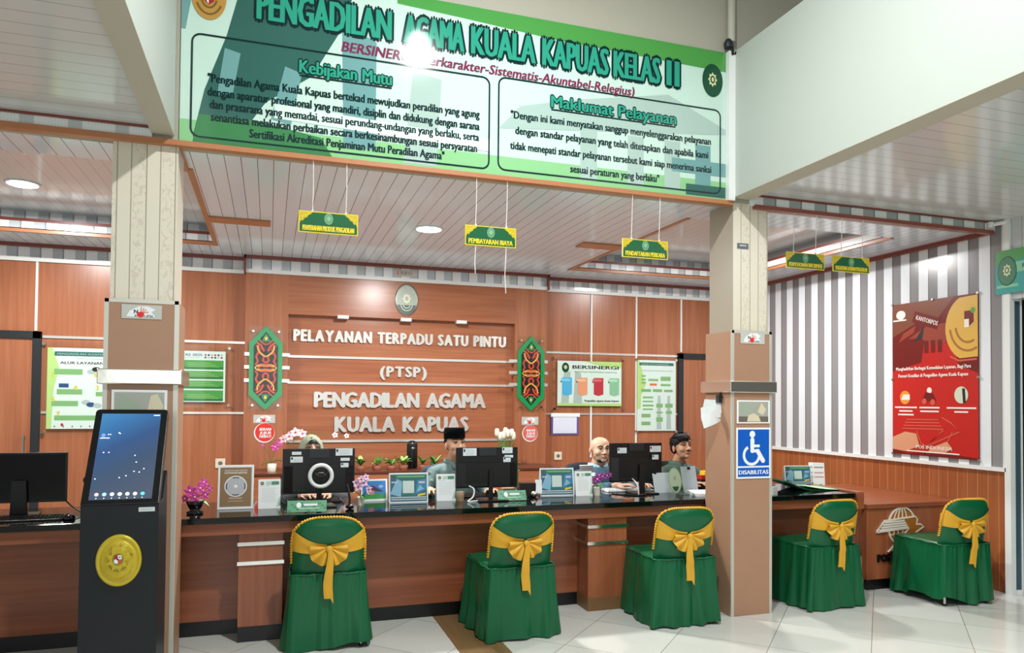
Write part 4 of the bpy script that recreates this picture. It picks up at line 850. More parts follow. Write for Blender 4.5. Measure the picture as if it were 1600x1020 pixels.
for x0, x1, z0, z1, m in ((-0.017, 0, 0.0, 0.02, M('quarter red', '#a02228', 0.4)), (0, 0.017, 0.0, 0.02, PAPER), (-0.017, 0, -0.018, 0, PAPER), (0, 0.017, -0.018, 0, M('quarter orange', '#c9532a', 0.4))):
    q.poly([(x0, z1), (x0, z0), (x1 if z0 < 0 and x0 < 0 else x1, z0 if z0 >= 0 else (z0-0.004 if x1 <= 0 else z0-0.0)), (x1, z1)], m, 1)
q.disc(0, 0, 0.004, 0.005, INK, 2, 8); q.disc(0.009, 0.011, 0.004, 0.004, M('quarter green', '#3f8a5a', 0.4), 2, 8); q.build('shield', em)

# ================================================================== COVERED CHAIRS
CW = 0.228
def back_y(x, z): return -0.215-0.075*((z-0.44)/0.41)+0.035*(x/CW)**2
TP = [3.0]
def top_z(x): return 0.655+0.19*max(0.0, 1-abs(x/CW)**TP[0])**(1/(TP[0]-0.4))
def banquet_chair(label, seed, bow_tilt=0.0, hem=(0, 0, 0, 0), tail_w=0.058):
    TP[0] = 3.0 if seed == 1 else 3.9
    rnd = random.Random(seed)
    t = thing('banquet_chair', label, 'chair', (0, 0, 0), 0, 'green covered banquet chairs at the counter')
    # back cover
    nx, nz = 24, 12; F = []; B = []
    for j in range(nz+1):
        rf, rb = [], []
        for i in range(nx+1):
            x = -CW+2*CW*i/nx; zt = top_z(x*0.999); z = 0.44+(zt-0.44)*j/nz
            th = 0.034*math.sqrt(max(0.0, 1-abs(x/CW)**6))*math.sqrt(max(0.0, 1-(max(0, z-zt+0.06)/0.062)**2))
            wr = 0.0035*math.sin(17*x+9*z+seed)*math.sin(23*z-4*x)
            y = back_y(x, z)
            rb.append((x, y-th+wr, z)); rf.append((x, y+th, z))
        F.append(rf); B.append(rb)
    q = MB(); q.grid(B, GREEN); q.grid([r[::-1] for r in F], GREEN)
    for c, d in ((0, 0), (nx, nx)): q.grid([[B[j][c], F[j][c]] for j in range(nz+1)][:: (1 if c else -1)], GREEN)
    q.grid([B[nz], F[nz]], GREEN); q.build('back_cover', t)
    # seat
    q = MB(); R = []
    def rr(hx, y0, y1, z, r=0.05):
        P = []
        for cx, cy, a in ((hx-r, y1-r, 0), (-hx+r, y1-r, PI/2), (-hx+r, y0+r, PI), (hx-r, y0+r, 1.5*PI)):
            P += [(cx+r*math.cos(a+i*PI/10), cy+r*math.sin(a+i*PI/10), z) for i in range(6)]
        return P
    q.rings([rr(0.225, -0.215, 0.235, 0.41), rr(0.232, -0.222, 0.242, 0.45), rr(0.232, -0.222, 0.242, 0.478), rr(0.215, -0.205, 0.225, 0.492)], GREEN); q.build('seat_cover', t)
    # pleated skirt
    per = []; n = 220
    def rect_pt(s, hx, y0, y1):
        w_, d_ = 2*hx, y1-y0; L_ = 2*(w_+d_); d = s*L_
        if d < w_: return (-hx+d, y0, 0, -1)
        d -= w_
        if d < d_: return (hx, y0+d, 1, 0)
        d -= d_
        if d < w_: return (hx-d, y1, 0, 1)
        d -= w_
        return (-hx, y1-d, -1, 0)
    ph = [rnd.uniform(0, 6.28) for _ in range(6)]
    R = []
    for j in range(15):
        v = j/14.0; ring = []
        for i in range(n):
            s = i/n; hx = 0.238+0.036*v; x, y, nx_, ny_ = rect_pt(s, hx, -0.266-0.020*v, 0.25+0.03*v)
            # soften corners
            nn = rect_pt((s+0.012) % 1, hx, -0.266-0.020*v, 0.25+0.03*v); pp = rect_pt((s-0.012) % 1, hx, -0.266-0.020*v, 0.25+0.03*v)
            x = (x*2+nn[0]+pp[0])/4; y = (y*2+nn[1]+pp[1])/4; nx_ = (nx_*2+nn[2]+pp[2])/4; ny_ = (ny_*2+nn[3]+pp[3])/4
            a = 2*PI*s
            g = 0.013*math.sin(17*a+ph[0]+1.6*math.sin(3*a+ph[1]))*(0.5+0.5*math.sin(2*a+ph[5]))+0.013*math.sin(11*a+ph[2]+0.8*math.sin(5*a))*v+0.008*math.sin(37*a+ph[3]+1.5*math.sin(4*a))*math.exp(-v*2.2)+0.003*math.sin(29*a-2*v+ph[4])*v
            amp = 0.25+0.75*v**0.8
            gather = 0.005*math.sin(62*a+ph[4]+2*math.sin(7*a))*math.exp(-v*7)
            hz = hem[0]*max(0, -ny_)*max(0, -x/0.25)+hem[1]*max(0, -ny_)*max(0, x/0.25)+hem[2]*max(0, -nx_)*(1 if y < 0.05 else 0.4)
            z = 0.486*(1-v)+(0.006+hz+0.010*(0.5+0.5*math.sin(5*a+ph[5])))*v
            ring.append((x+nx_*(g*amp+gather), y+ny_*(g*amp+gather), z))
        R.append(ring)
    R = R[::-1]
    q = MB(); q.rings(R, GREEN, False); q.build('skirt', t)
    q = MB(); q.tube([(p[0]*1.0, p[1], 0.482+0.003*math.sin(i*1.7)) for i, p in enumerate(R[-1][::4])], 0.006, GREEN, 6, closed=True); q.build('seam_band', t)
    # sash: two tapering bands meeting under the middle of the back, wrapped round both side edges
    q = MB()
    def on_back(x, z, off):
        zt = top_z(x*0.999); th = 0.034*math.sqrt(max(0.0, 1-abs(x/CW)**6)); return (x, back_y(x, z)-th-off, z)
    for sx in (-1, 1):
        G = []
        for j in range(9):
            v = j/8; row = []
            for i in range(17):
                u = i/16; x = sx*0.005+sx*(CW+0.001-0.005)*(1-u) if False else sx*(CW*1.0*(1-u)+0.012*u)
                hi = 0.775*(1-u)+0.676*u; lo = 0.635*(1-u)+0.640*u; hi -= 0.022*math.sin(u*PI); lo -= 0.018*math.sin(u*PI)
                z = lo+(hi-lo)*v; off = 0.006+0.004*math.sin(v*9+u*4+seed)*u
                row.append(on_back(x, z, off))
            G.append(row)
        q.grid(G, GOLD)
        # return round the edge to the front
        E_ = [[(sx*CW*1.01, back_y(CW, 0.635+0.10*v)-0.006, 0.635+0.10*v), (sx*(CW+0.003), back_y(CW, 0.635+0.10*v)+0.008, 0.635+0.10*v), (sx*CW*0.97, back_y(CW, 0.635+0.10*v)+0.022, 0.635+0.10*v)] for v in [k/6 for k in range(7)]]
        q.grid(E_, GOLD)
    q.build('sash', t)
    # bow: two drooping fan loops, a knot and a tail
    yk = back_y(0, 0.655)-0.05
    bow = MB()
    for sx in (-1, 1):
        R = []
        for i in range(15):
            u = i/14; a = rad(7)-u*rad(94); rad_o = 0.110+0.014*math.sin(PI*u)
            f = 0.0085*math.sin(u*5.5*PI)
            row = [(sx*(0.006+rr_*rad_o*math.cos(a)), yk-0.012*math.sin(PI*rr_)-f*rr_*2.2, 0.657+bow_tilt*sx*rr_*0.02+rr_*rad_o*math.sin(a)) for rr_ in (0.0, 0.2, 0.4, 0.6, 0.8, 0.95, 1.0)]
            R.append(row)
        back = [[(p[0], p[1]+0.014*(1 if 0 < k < 6 else 0.3), p[2]) for k, p in enumerate(r)] for r in R]
        bow.grid(R, GOLD); bow.grid([r[::-1] for r in back], GOLD); bow.grid([[a, b_] for a, b_ in zip([r[-1] for r in R], [r[-1] for r in back])], GOLD)
    bo = bow.build('bow', t)
    q = MB(); q.ell((0, yk-0.012, 0.652), (0.021, 0.016, 0.02), GOLD); q.build('knot', bo)
    tl = MB(); G = []
    zb = 0.335
    for j in range(10):
        v = j/9; z = 0.648+(zb-0.648)*v; wd = tail_w*(0.5+0.5*min(1, v*1.6)); c = 0.008*math.sin(v*5+seed)+0.004*v; yy = min(yk-0.018+0.01*v, back_y(0, max(z, 0.44))-0.045) if z > 0.47 else -0.298-0.008*math.sin(v*3)
        zr = z-(0.035 if j == 9 else 0)
        G.append([(c-wd/2, yy-0.003, z), (c-wd/6, yy-0.009, z), (c+wd/6, yy-0.005, z), (c+wd/2, yy-0.008, zr)])
    tl.grid(G, GOLD); tl.grid([[(p[0], p[1]+0.006, p[2]) for p in r[::-1]] for r in G], GOLD); tl.build('tail', bo)
    # gathered gold frill round the edge of the back
    path = [(-CW, 0.545+0.012*i) for i in range(8)]
    path += [(CW*math.sin(-PI/2+PI*i/60), top_z(CW*0.999*math.sin(-PI/2+PI*i/60))) for i in range(61)]
    path += [(CW, 0.63-0.012*i) for i in range(8)]
    q = MB(); pts = []; rs = []
    dense = []
    for i in range(len(path)-1):
        a, b_ = Vector(path[i]), Vector(path[i+1]); k = max(1, int((b_-a).length/0.005))
        dense += [a.lerp(b_, j/k) for j in range(k)]
    for i, p in enumerate(dense):
        pts.append((p.x*1.012, back_y(p.x, p.y)-0.006+0.005*math.sin(i*2.1), p.y+0.003)); rs.append(0.0078+0.0036*math.sin(i*2.0))
    q.tube(pts, rs, GOLD, 7); q.build('frill', t)
    for sx in (-1, 1):
        for yy, k in ((-0.21, -1), (0.21, 1)):
            q = MB(); q.tube([(sx*0.2, yy, 0.42), (sx*0.212, yy+k*0.03, 0.014)], 0.011, CHROME, 10); q.lathe([(0.014, 0), (0.014, 0.02)], BLACK, (sx*0.212, yy+k*0.03, 0), 12); q.build('leg', t)
    return t
def put(t, x, y, rz): t.location = (x, y, 0); t.rotation_euler = (0, 0, rad(rz)); return t
put(banquet_chair('green covered banquet chair with gold bow nearest the left pillar', 1, 0.0, (0.0, 0.035, 0, 0)), 0.385, 5.115, -2)
put(banquet_chair('green covered banquet chair with gold bow standing on the brown floor strip', 2, 0.3), 1.625, 4.95, 3)
put(banquet_chair('green covered banquet chair with gold bow just left of the right pillar', 3, 0.2, (0, 0.01, 0, 0)), 2.86, 4.88, -2)
put(banquet_chair('green covered banquet chair with gold bow just right of the right pillar', 4, 0.0), 4.21, 4.93, 3)
put(banquet_chair('green covered banquet chair with raised hem and bare chrome leg by the postal counter', 5, 0.2, (0.075, 0.03, 0.05, 0)), 5.34, 4.72, -2)

# ================================================================== PEOPLE
def bake(q, name, parent, voxel=0.005, smooth=2):
    o = q.build(name, None)
    m = o.modifiers.new('r', 'REMESH'); m.mode = 'VOXEL'; m.voxel_size = voxel; m.use_smooth_shade = True
    if smooth: s = o.modifiers.new('s', 'SMOOTH'); s.factor = 0.5; s.iterations = smooth
    dg = bpy.context.evaluated_depsgraph_get(); me = bpy.data.meshes.new_from_object(o.evaluated_get(dg)); me.name = name
    o.modifiers.clear(); old = o.data; o.data = me; bpy.data.meshes.remove(old)
    me.materials.clear()
    for mt in q.mats: me.materials.append(mt)
    o.parent = parent
    return o
def hand(q, wrist, elbow, side, skin, curl=0.35):
    """palm, four bent fingers of unequal length and a thumb leaving the side of the palm"""
    f = (Vector(wrist)-Vector(elbow)).normalized(); f.z *= 0.3; f.normalize()
    up = Vector((0, 0, 1)); r = f.cross(up).normalized(); up = r.cross(f)
    X0 = q.X.copy(); q.X = X0 @ Matrix(((r.x, f.x, up.x, wrist[0]), (r.y, f.y, up.y, wrist[1]), (r.z, f.z, up.z, wrist[2]), (0, 0, 0, 1)))
    q.capsule([(0, -0.02, 0), (0, 0.02, 0)], [0.027, 0.026], skin)
    for i in range(4): q.capsule([(-0.03+0.02*i, 0.02, 0), (-0.034+0.0225*i, 0.088, 0.004)], [0.014, 0.0125], skin, 10)
    for i, L_ in enumerate((0.058, 0.074, 0.078, 0.068)):
        i2 = i if side > 0 else 3-i
        x = -0.034+0.0225*i2; dx = (i2-1.5)*0.007
        q.capsule([(x, 0.085, 0.004), (x+dx, 0.085+L_*0.45, 0.008-0.01*curl), (x+dx*1.6, 0.085+L_*0.75, -0.016*curl-0.004), (x+dx*1.9, 0.085+L_*0.92, -0.05*curl)], [0.0095, 0.009, 0.0085, 0.007], skin, 8)
    s = 1 if side > 0 else -1
    q.capsule([(s*-0.0+(-s)*-0.028, 0.015, -0.004), (s*0.052, 0.045, -0.012), (s*0.058, 0.078, -0.018), (s*0.052, 0.098, -0.022)], [0.014, 0.011, 0.0095, 0.008], skin, 8)
    q.X = X0
def person(label, loc, rz, skin_c, shirt_c, head=(0, 0), elbows=None, wrists=None, hz=1.165, collar_c=None, build=1.0, kind='hair', seed=0):
    t = thing('person', label, 'person', loc, rad(rz))
    sk = M('skin '+skin_c, skin_c, 0.5, vary=0.05, vscale=14)
    sh = M('shirt '+shirt_c, shirt_c, 0.75, vary=0.12, vscale=9, bump=0.25, bscale=22)
    el = elbows or ((-0.27, -0.12, 0.80), (0.27, -0.12, 0.80)); wr = wrists or ((-0.16, -0.36, 0.875), (0.16, -0.36, 0.875))
    HM = Matrix.Translation((0, -0.045, hz)) @ Matrix.Rotation(rad(head[0]), 4, 'Z') @ Matrix.Rotation(rad(-head[1]), 4, 'X')
    q = MB(); q.X = HM; b_ = build
    q.ell((0, 0.014, 0.028), (0.077*b_, 0.096, 0.085), sk, 24, 16); q.ell((0, -0.030, -0.022), (0.066*b_, 0.064, 0.085), sk, 24, 16)
    q.ell((0, -0.034, -0.068), (0.052*b_, 0.054, 0.046), sk, 20, 12); q.ell((0, -0.076, -0.094), (0.024*b_, 0.018, 0.019), sk)
    q.capsule([(0, -0.090, 0.014), (0, -0.106, -0.018), (0, -0.113, -0.030)], [0.0085, 0.011, 0.0135], sk, 10)
    for s in (-1, 1):
        q.ell((s*0.012, -0.101, -0.035), (0.010, 0.011, 0.009), sk, 10, 8); q.ell((s*0.040*b_, -0.064, -0.028), (0.027, 0.026, 0.026), sk)
        q.capsule([(s*0.014, -0.090, 0.026), (s*0.034, -0.084, 0.030), (s*0.054, -0.066, 0.024)], [0.0085, 0.0095, 0.009], sk, 8)
        q.ell((s*0.080*b_, 0.012, -0.012), (0.010, 0.021, 0.032), sk, 10, 8, Matrix.Rotation(s*rad(18), 3, 'Z').to_quaternion())
    q.ell((0, -0.092, -0.058), (0.025, 0.011, 0.007), sk, 12, 8); q.ell((0, -0.090, -0.069), (0.022, 0.011, 0.008), sk, 12, 8)
    q.X = Matrix.Identity(4)
    nb = HM @ Vector((0, 0.018, -0.07))
    q.capsule([(nb.x, nb.y, nb.z), (0, 0.01, hz-0.16), (0, 0.02, hz-0.24)], [0.052*b_, 0.056*b_, 0.07], sk, 18)
    # torso, arms, legs under the clothes
    q.capsule([(0, 0.02, 0.56), (0, 0.0, 0.72), (0, 0.0, 0.88)], [0.115, 0.108, 0.11], sk, 16)
    sz = hz-0.215
    for i, s in enumerate((-1, 1)):
        q.capsule([(s*0.06, 0.0, sz-0.01), (s*0.165, 0.0, sz-0.03)], [0.06, 0.05], sk)
        q.capsule([(s*0.172, 0.0, sz-0.03), tuple(el[i])], [0.046, 0.037], sk); q.capsule([tuple(el[i]), tuple(wr[i])], [0.037, 0.025], sk)
        hand(q, wr[i], el[i], s*-1, sk)
        q.capsule([(s*0.085, 0.0, 0.54), (s*0.11, -0.36, 0.53)], [0.075, 0.055], sk); q.capsule([(s*0.11, -0.37, 0.52), (s*0.11, -0.33, 0.10)], [0.054, 0.036], sk)
        q.capsule([(s*0.11, -0.33, 0.06), (s*0.115, -0.47, 0.04)], [0.04, 0.03], sk)
    bake(q, 'body', t, 0.0042, 2)
    # shirt
    q = MB()
    prof = [(0.50, 0.17, 0.125, 0.02), (0.60, 0.168, 0.128, 0.015), (0.72, 0.163, 0.128, 0.005), (0.84, 0.178, 0.126, 0.0), (0.92, 0.19, 0.116, 0.0), (sz+0.0, 0.165, 0.098, 0.005), (sz+0.045, 0.10, 0.082, 0.010), (sz+0.065, 0.066, 0.070, 0.012)]
    q.rings([[(a*b_*math.copysign(abs(math.cos(u))**0.85, math.cos(u)), y0+d*b_*math.copysign(abs(math.sin(u))**0.85, math.sin(u)), z) for u in [2*PI*i/32 for i in range(32)]] for z, a, d, y0 in prof], sh)
    for i, s in enumerate((-1, 1)):
        E0, W0 = Vector(el[i]), Vector(wr[i])
        q.capsule([(s*0.10, 0.0, sz-0.01), (s*0.172*b_, 0.0, sz-0.032), tuple(Vector((s*0.172*b_, 0, sz-0.03)).lerp(E0, 0.5)+Vector((0, 0, -0.005))), tuple(E0)], [0.066, 0.068, 0.06, 0.055], sh, 16)
        q.capsule([tuple(E0), tuple(E0.lerp(W0, 0.5)), tuple(E0.lerp(W0, 0.80))], [0.054, 0.047, 0.041], sh, 16)
    rnd = random.Random(seed)
    for _ in range(9):
        s = rnd.choice((-1, 1)); i = 0 if s < 0 else 1; E0 = Vector(el[i]); A0 = Vector((s*0.172*b_, 0, sz-0.03)); u = rnd.uniform(0.1, 0.9); c = A0.lerp(E0, u); a = rnd.uniform(0, 6.28)
        d = Vector((math.cos(a)*0.05, -abs(math.sin(a))*0.055, 0.01)); q.capsule([tuple(c+d+Vector((0, 0, 0.03))), tuple(c+d*1.03+Vector((0.012, 0, -0.035)))], [0.012, 0.008], sh, 8)
    so = bake(q, 'shirt', t, 0.008, 2)
    cl = M('collar '+(collar_c or shirt_c), collar_c or shirt_c, 0.7)
    q = MB()
    for s in (-1, 1):
        q.grid([[(s*(0.070*math.sin(a))*1.02*b_, 0.012-0.072*math.cos(a)*(1 if a < 1.7 else 1), sz+0.062+0.014*k-(0.03 if a < 0.5 else 0.0)*(1-k)) if False else
                 (s*b_*(0.073+0.012*(1-k))*math.sin(a), 0.010-(0.078+0.014*(1-k))*math.cos(a)-0.02*(a < 0.4)*(1-k), sz+0.045+0.045*k-0.045*max(0, 0.9-a)*1.2*(1-k)-0.03*max(0, 0.9-a)*k) for a in [0.15+2.99*i/16 for i in range(17)]] for k in (0, 0.5, 1)], cl)
    o = q.build('collar', so); md = o.modifiers.new('solid', 'SOLIDIFY'); md.thickness = 0.004; md.offset = 0
    q = MB(); q.box(-0.010, 0.010, -0.134*b_, -0.128*b_, 0.62, sz-0.07, sh)
    for k in range(4): q.ell((0, -0.136*b_, 0.66+0.075*k), (0.005, 0.003, 0.005), INK, 8, 6)
    q.build('button_strip', so)
    tr = M('dark trousers', '#23272c', 0.8)
    q = MB()
    for s in (-1, 1): q.capsule([(s*0.08, 0.03, 0.53), (s*0.11, -0.36, 0.53)], [0.092, 0.068], tr); q.capsule([(s*0.11, -0.37, 0.52), (s*0.11, -0.33, 0.09)], [0.066, 0.052], tr)
    q.ell((0, 0.04, 0.53), (0.17, 0.13, 0.085), tr); bake(q, 'trousers', t, 0.01, 1)
    for s in (-1, 1):
        q = MB(); q.capsule([(s*0.11, -0.31, 0.05), (s*0.115, -0.40, 0.046), (s*0.117, -0.49, 0.036)], [0.048, 0.046, 0.034], BLACK); q.box(s*0.112-0.042, s*0.112+0.042, -0.52, -0.27, 0, 0.02, BLACK); q.build('shoe', t)
    # face details
    for s in (-1, 1):
        q = MB(); q.X = HM; q.ell((s*0.032, -0.082, 0.006), (0.0135, 0.009, 0.0046), M('eye white', '#b9aea6', 0.3), 14, 10); q.ell((s*0.032+0.002, -0.0905, 0.004), (0.0064, 0.003, 0.0045), M('iris', '#1d120c', 0.2), 12, 8)
        q.capsule([(s*0.017, -0.0895, 0.0095), (s*0.032, -0.092, 0.0115), (s*0.048, -0.083, 0.0085)], [0.0024, 0.0034, 0.0024], M('eyelid line', '#3a241a', 0.6), 6); q.build('eye', t)
        q = MB(); q.X = HM; q.capsule([(s*0.014, -0.097, 0.029), (s*0.033, -0.0945, 0.036), (s*0.056, -0.077, 0.030)], [0.0042, 0.005, 0.003], M('brow hair', '#1c1512', 0.8), 8); q.build('eyebrow', t)
    q = MB(); q.X = HM; lp = M('lips '+skin_c, tuple(v*f for v, f in zip(lin(skin_c)[:3], (0.78, 0.55, 0.55)))+(1,), 0.45)
    q.capsule([(-0.022, -0.0945, -0.063), (0, -0.103, -0.060), (0.022, -0.0945, -0.063)], [0.003, 0.0055, 0.003], lp, 8); q.capsule([(-0.018, -0.0945, -0.067), (0, -0.101, -0.069), (0.018, -0.0945, -0.067)], [0.003, 0.0055, 0.003], lp, 8); q.build('lips', t)
    HB = M('black hair', '#0b0909', 0.6, spec=0.25, bump=0.4, bscale=120)
    def hairshell(name, keep, r=(0.085, 0.105, 0.096), c=(0, 0.016, 0.03), mat=HB, amp=0.0):
        q = MB(); q.X = HM; nu, nv = 64, 36; idx = {}; vs = []; fs = []
        P = []
        for j in range(nv+1):
            th = -PI/2+PI*j/nv
            for i in range(nu):
                a = 2*PI*i/nu; d = Vector((math.cos(th)*math.cos(a), math.cos(th)*math.sin(a), math.sin(th)))
                k = 1+amp*noise.noise(d*9+Vector((seed, 0, 0)))+amp*0.6*noise.noise(d*22)
                P.append((c[0]+d.x*r[0]*k*b_, c[1]+d.y*r[1]*k, c[2]+d.z*r[2]*k))
        for j in range(nv):
            for i in range(nu):
                f = (j*nu+i, j*nu+(i+1) % nu, (j+1)*nu+(i+1) % nu, (j+1)*nu+i)
                if keep(Vector([sum(P[v][k] for v in f)/4 for k in range(3)])): fs.append(f)
        q.raw(P, fs, mat, True); o = q.build(name, t)
        md = o.modifiers.new('solid', 'SOLIDIFY'); md.thickness = 0.008; md.offset = -1
        return o
    back_hair = lambda p: p.z > 0.062-0.5*max(0, p.y+0.055) and p.z > -0.06
    if kind == 'hair':
        q = MB(); q.X = HM; r2 = random.Random(seed)
        q.ell((0, 0.020, 0.046), (0.085, 0.100, 0.080), HB, 28, 18); q.ell((0, 0.045, 0.0), (0.080, 0.066, 0.065), HB, 24, 14)
        for i in range(70):
            a = r2.uniform(-0.25, PI+0.25); e = r2.uniform(0.35, 1.45); d = Vector((math.cos(a)*math.cos(e), math.sin(a)*math.cos(e)*0.9-0.25*math.sin(e), math.sin(e)))
            p = Vector((d.x*0.080, 0.020+d.y*0.094, 0.050+d.z*0.076)); tdir = (Vector((0.5+r2.uniform(-0.5, 0.5), -0.5 if d.y > -0.3 else 0.1, 0.2))+d*0.5).normalized()
            q.capsule([tuple(p), tuple(p+tdir*0.014+d*0.005), tuple(p+tdir*0.026)], [0.013, 0.010, 0.006], HB, 7)
        for i in range(12):
            x = -0.066+0.012*i; k = 1-(x/0.075)**2; q.capsule([(x, -0.02-0.02*k, 0.098+0.014*k), (x+0.004, -0.042-0.026*k, 0.088+0.012*k), (x+0.008, -0.048-0.036*k, 0.066+0.010*k+r2.uniform(-0.006, 0.004))], [0.016, 0.013, 0.007], HB, 7)
        for sx in (-1, 1): q.capsule([(sx*0.079, 0.0, 0.05), (sx*0.081, -0.012, 0.012)], [0.014, 0.008], HB, 8)
        bake(q, 'hair', t, 0.004, 1)
        q = MB(); q.X = HM; q.capsule([(-0.02, -0.103, -0.047), (0, -0.108, -0.046), (0.02, -0.103, -0.047)], [0.003, 0.005, 0.003], HB, 8); q.build('moustache', t)
    if kind == 'cap':
        hairshell('hair', lambda p: p.z < 0.07 and p.z > 0.075-1.15*max(0, p.y+0.035) and p.z > -0.07, (0.083, 0.104, 0.092))
        q = MB(); q.X = HM @ Matrix.Translation((0, 0.012, 0.0)) @ Matrix.Rotation(rad(7), 4, 'X'); VEL = M('black velvet', '#060607', 0.95, spec=0.1)
        q.lathe([(0.0965, 0.052), (0.0975, 0.09), (0.093, 0.135), (0.086, 0.146), (0.05, 0.143), (0.004, 0.141)], VEL, (0, 0, 0), 40, 0.90, 1.12); q.build('cap', t)
    if kind == 'bald':
        hairshell('beard', lambda p: p.z < -0.098 and p.y < -0.03, (0.056, 0.062, 0.052), (0, -0.036, -0.067), M('short beard', '#231915', 0.8))
    if kind == 'hijab':
        HJ = M('olive headscarf', '#8d937a', 0.75, vary=0.12, vscale=11, bump=0.2, bscale=18)
        hairshell('under_scarf', lambda p: p.y < -0.02 and p.z > 0.045, (0.083, 0.106, 0.098), (0, 0.010, 0.026), BLACK)
        o = hairshell('headscarf', lambda p: not (p.y < -0.03 and (p.x/0.060)**2+((p.z+0.012)/0.082)**2 < 1), (0.100, 0.124, 0.128), (0, 0.020, 0.004), HJ, 0.03)
        q = MB(); q.rings([[((0.085+0.15*v**0.8)*math.cos(a)*1.0, 0.0+(0.098+0.045*v)*math.sin(a)-0.01, hz-0.085-0.19*v+0.008*math.sin(a*7+v*3)) for a in [2*PI*i/48 for i in range(48)]] for v in (0, 0.15, 0.35, 0.6, 0.85, 1.0)], HJ, False); dr = q.build('scarf_drape', o); dr.modifiers.new('solid', 'SOLIDIFY').thickness = 0.005
    return t
PY_ = 6.13
woman = person('woman in an olive headscarf seated behind the monitor with the ring light', (0.325, PY_, 0), 0, '#dcb097', '#2f3438', head=(6, 14), hz=1.19, kind='hijab', elbows=((-0.26, -0.10, 0.79), (0.26, -0.10, 0.79)), wrists=((-0.07, -0.36, 0.872), (0.10, -0.36, 0.872)), build=0.95)
capman = person('man in a black cap and grey green shirt seated behind the middle monitor', (1.50, PY_, 0), 4, '#d6a486', '#5d7470', head=(6, 9), hz=1.225, kind='cap', seed=2, elbows=((-0.30, -0.10, 0.82), (0.28, -0.12, 0.80)), wrists=((-0.30, -0.36, 0.885), (0.20, -0.38, 0.87)))
baldman = person('bald man in a teal shirt with a light blue collar seated at the counter', (2.86, PY_, 0), 2, '#d6ab8f', '#3f6173', head=(-6, 3), hz=1.165, collar_c='#9fbfd4', kind='bald', seed=3, build=1.2, elbows=((-0.28, -0.12, 0.80), (0.26, -0.14, 0.80)), wrists=((0.0, -0.37, 0.875), (0.22, -0.38, 0.875)))
darkman = person('black haired man with a moustache in a green shirt beside the right pillar', (3.69, PY_, 0), 6, '#b98a6c', '#43594f', head=(2, 11), hz=1.175, kind='hair', seed=5, elbows=((-0.28, -0.10, 0.81), (0.29, -0.12, 0.82)), wrists=((-0.12, -0.36, 0.875), (0.24, -0.36, 0.88)))
q = MB(); q.X = Matrix.Translation((0.225, -0.045, 0.90)) @ Matrix.Rotation(rad(62), 4, 'Z'); q.rect(-0.04, -0.05, 0.04, 0.05, M('arm patch lime', '#b9c64a', 0.6), 1); q.rect(-0.025, -0.03, 0.025, 0.03, SG, 2); q.build('sleeve_patch', darkman)

def office_chair(x, y, label, col, rz=0.0, bw=0.24, top=1.02):
    t = thing('office_chair', label, 'chair', (x, y, 0), rad(rz), 'office chairs behind the counter'); m = M('chair cloth '+col, col, 0.7)
    q = MB(); q.rings([[(0.235*sx_*math.copysign(abs(math.cos(u))**0.6, math.cos(u)), 0.0+0.23*sx_*math.copysign(abs(math.sin(u))**0.6, math.sin(u)), z) for u in [2*PI*i/32 for i in range(32)]] for z, sx_ in ((0.385, 0.9), (0.40, 1.0), (0.435, 1.0), (0.445, 0.92))], m); q.build('seat', t)
    q = MB(); q.rings([[(bw*s_*math.copysign(abs(math.cos(u))**0.7, math.cos(u)), 0.225+0.03*s_*math.sin(u)+0.04*(z-0.5), z) for u in [2*PI*i/28 for i in range(28)]] for z, s_ in ((0.52, 0.7), (0.56, 0.92), (0.75, 1.0), (top-0.07, 0.96), (top-0.02, 0.8), (top, 0.5))], m); q.build('backrest', t)
    q = MB(); q.box(-0.03, 0.03, 0.10, 0.255, 0.37, 0.39, BLACK); q.box(-0.03, 0.03, 0.25, 0.27, 0.37, 0.62, BLACK); q.build('back_bracket', t)
    q = MB(); q.lathe([(0.025, 0.08), (0.025, 0.385)], STEEL, n=14); q.build('gas_column', t)
    for i in range(5):
        a = 2*PI*i/5; q = MB(); q.tube([(0, 0, 0.09), (0.26*math.cos(a), 0.26*math.sin(a), 0.065)], [0.025, 0.016], BLACK, 8); lg = q.build('base_leg', t)
        q = MB(); q.ell((0.26*math.cos(a), 0.26*math.sin(a), 0.03), (0.03, 0.03, 0.03), BLACK, 12, 8); q.build('caster', lg)
    return t
office_chair(0.325, PY_+0.05, 'black office chair under the woman in the headscarf', '#17191d')
office_chair(1.50, PY_+0.05, 'blue grey office chair behind the man in the black cap', '#3b4257', -14, 0.30, 1.03)
office_chair(2.86, PY_+0.05, 'dark navy office chair behind the bald man', '#141a26', -18, 0.30, 1.02)
office_chair(3.69, PY_+0.05, 'black office chair under the black haired man', '#15171b')

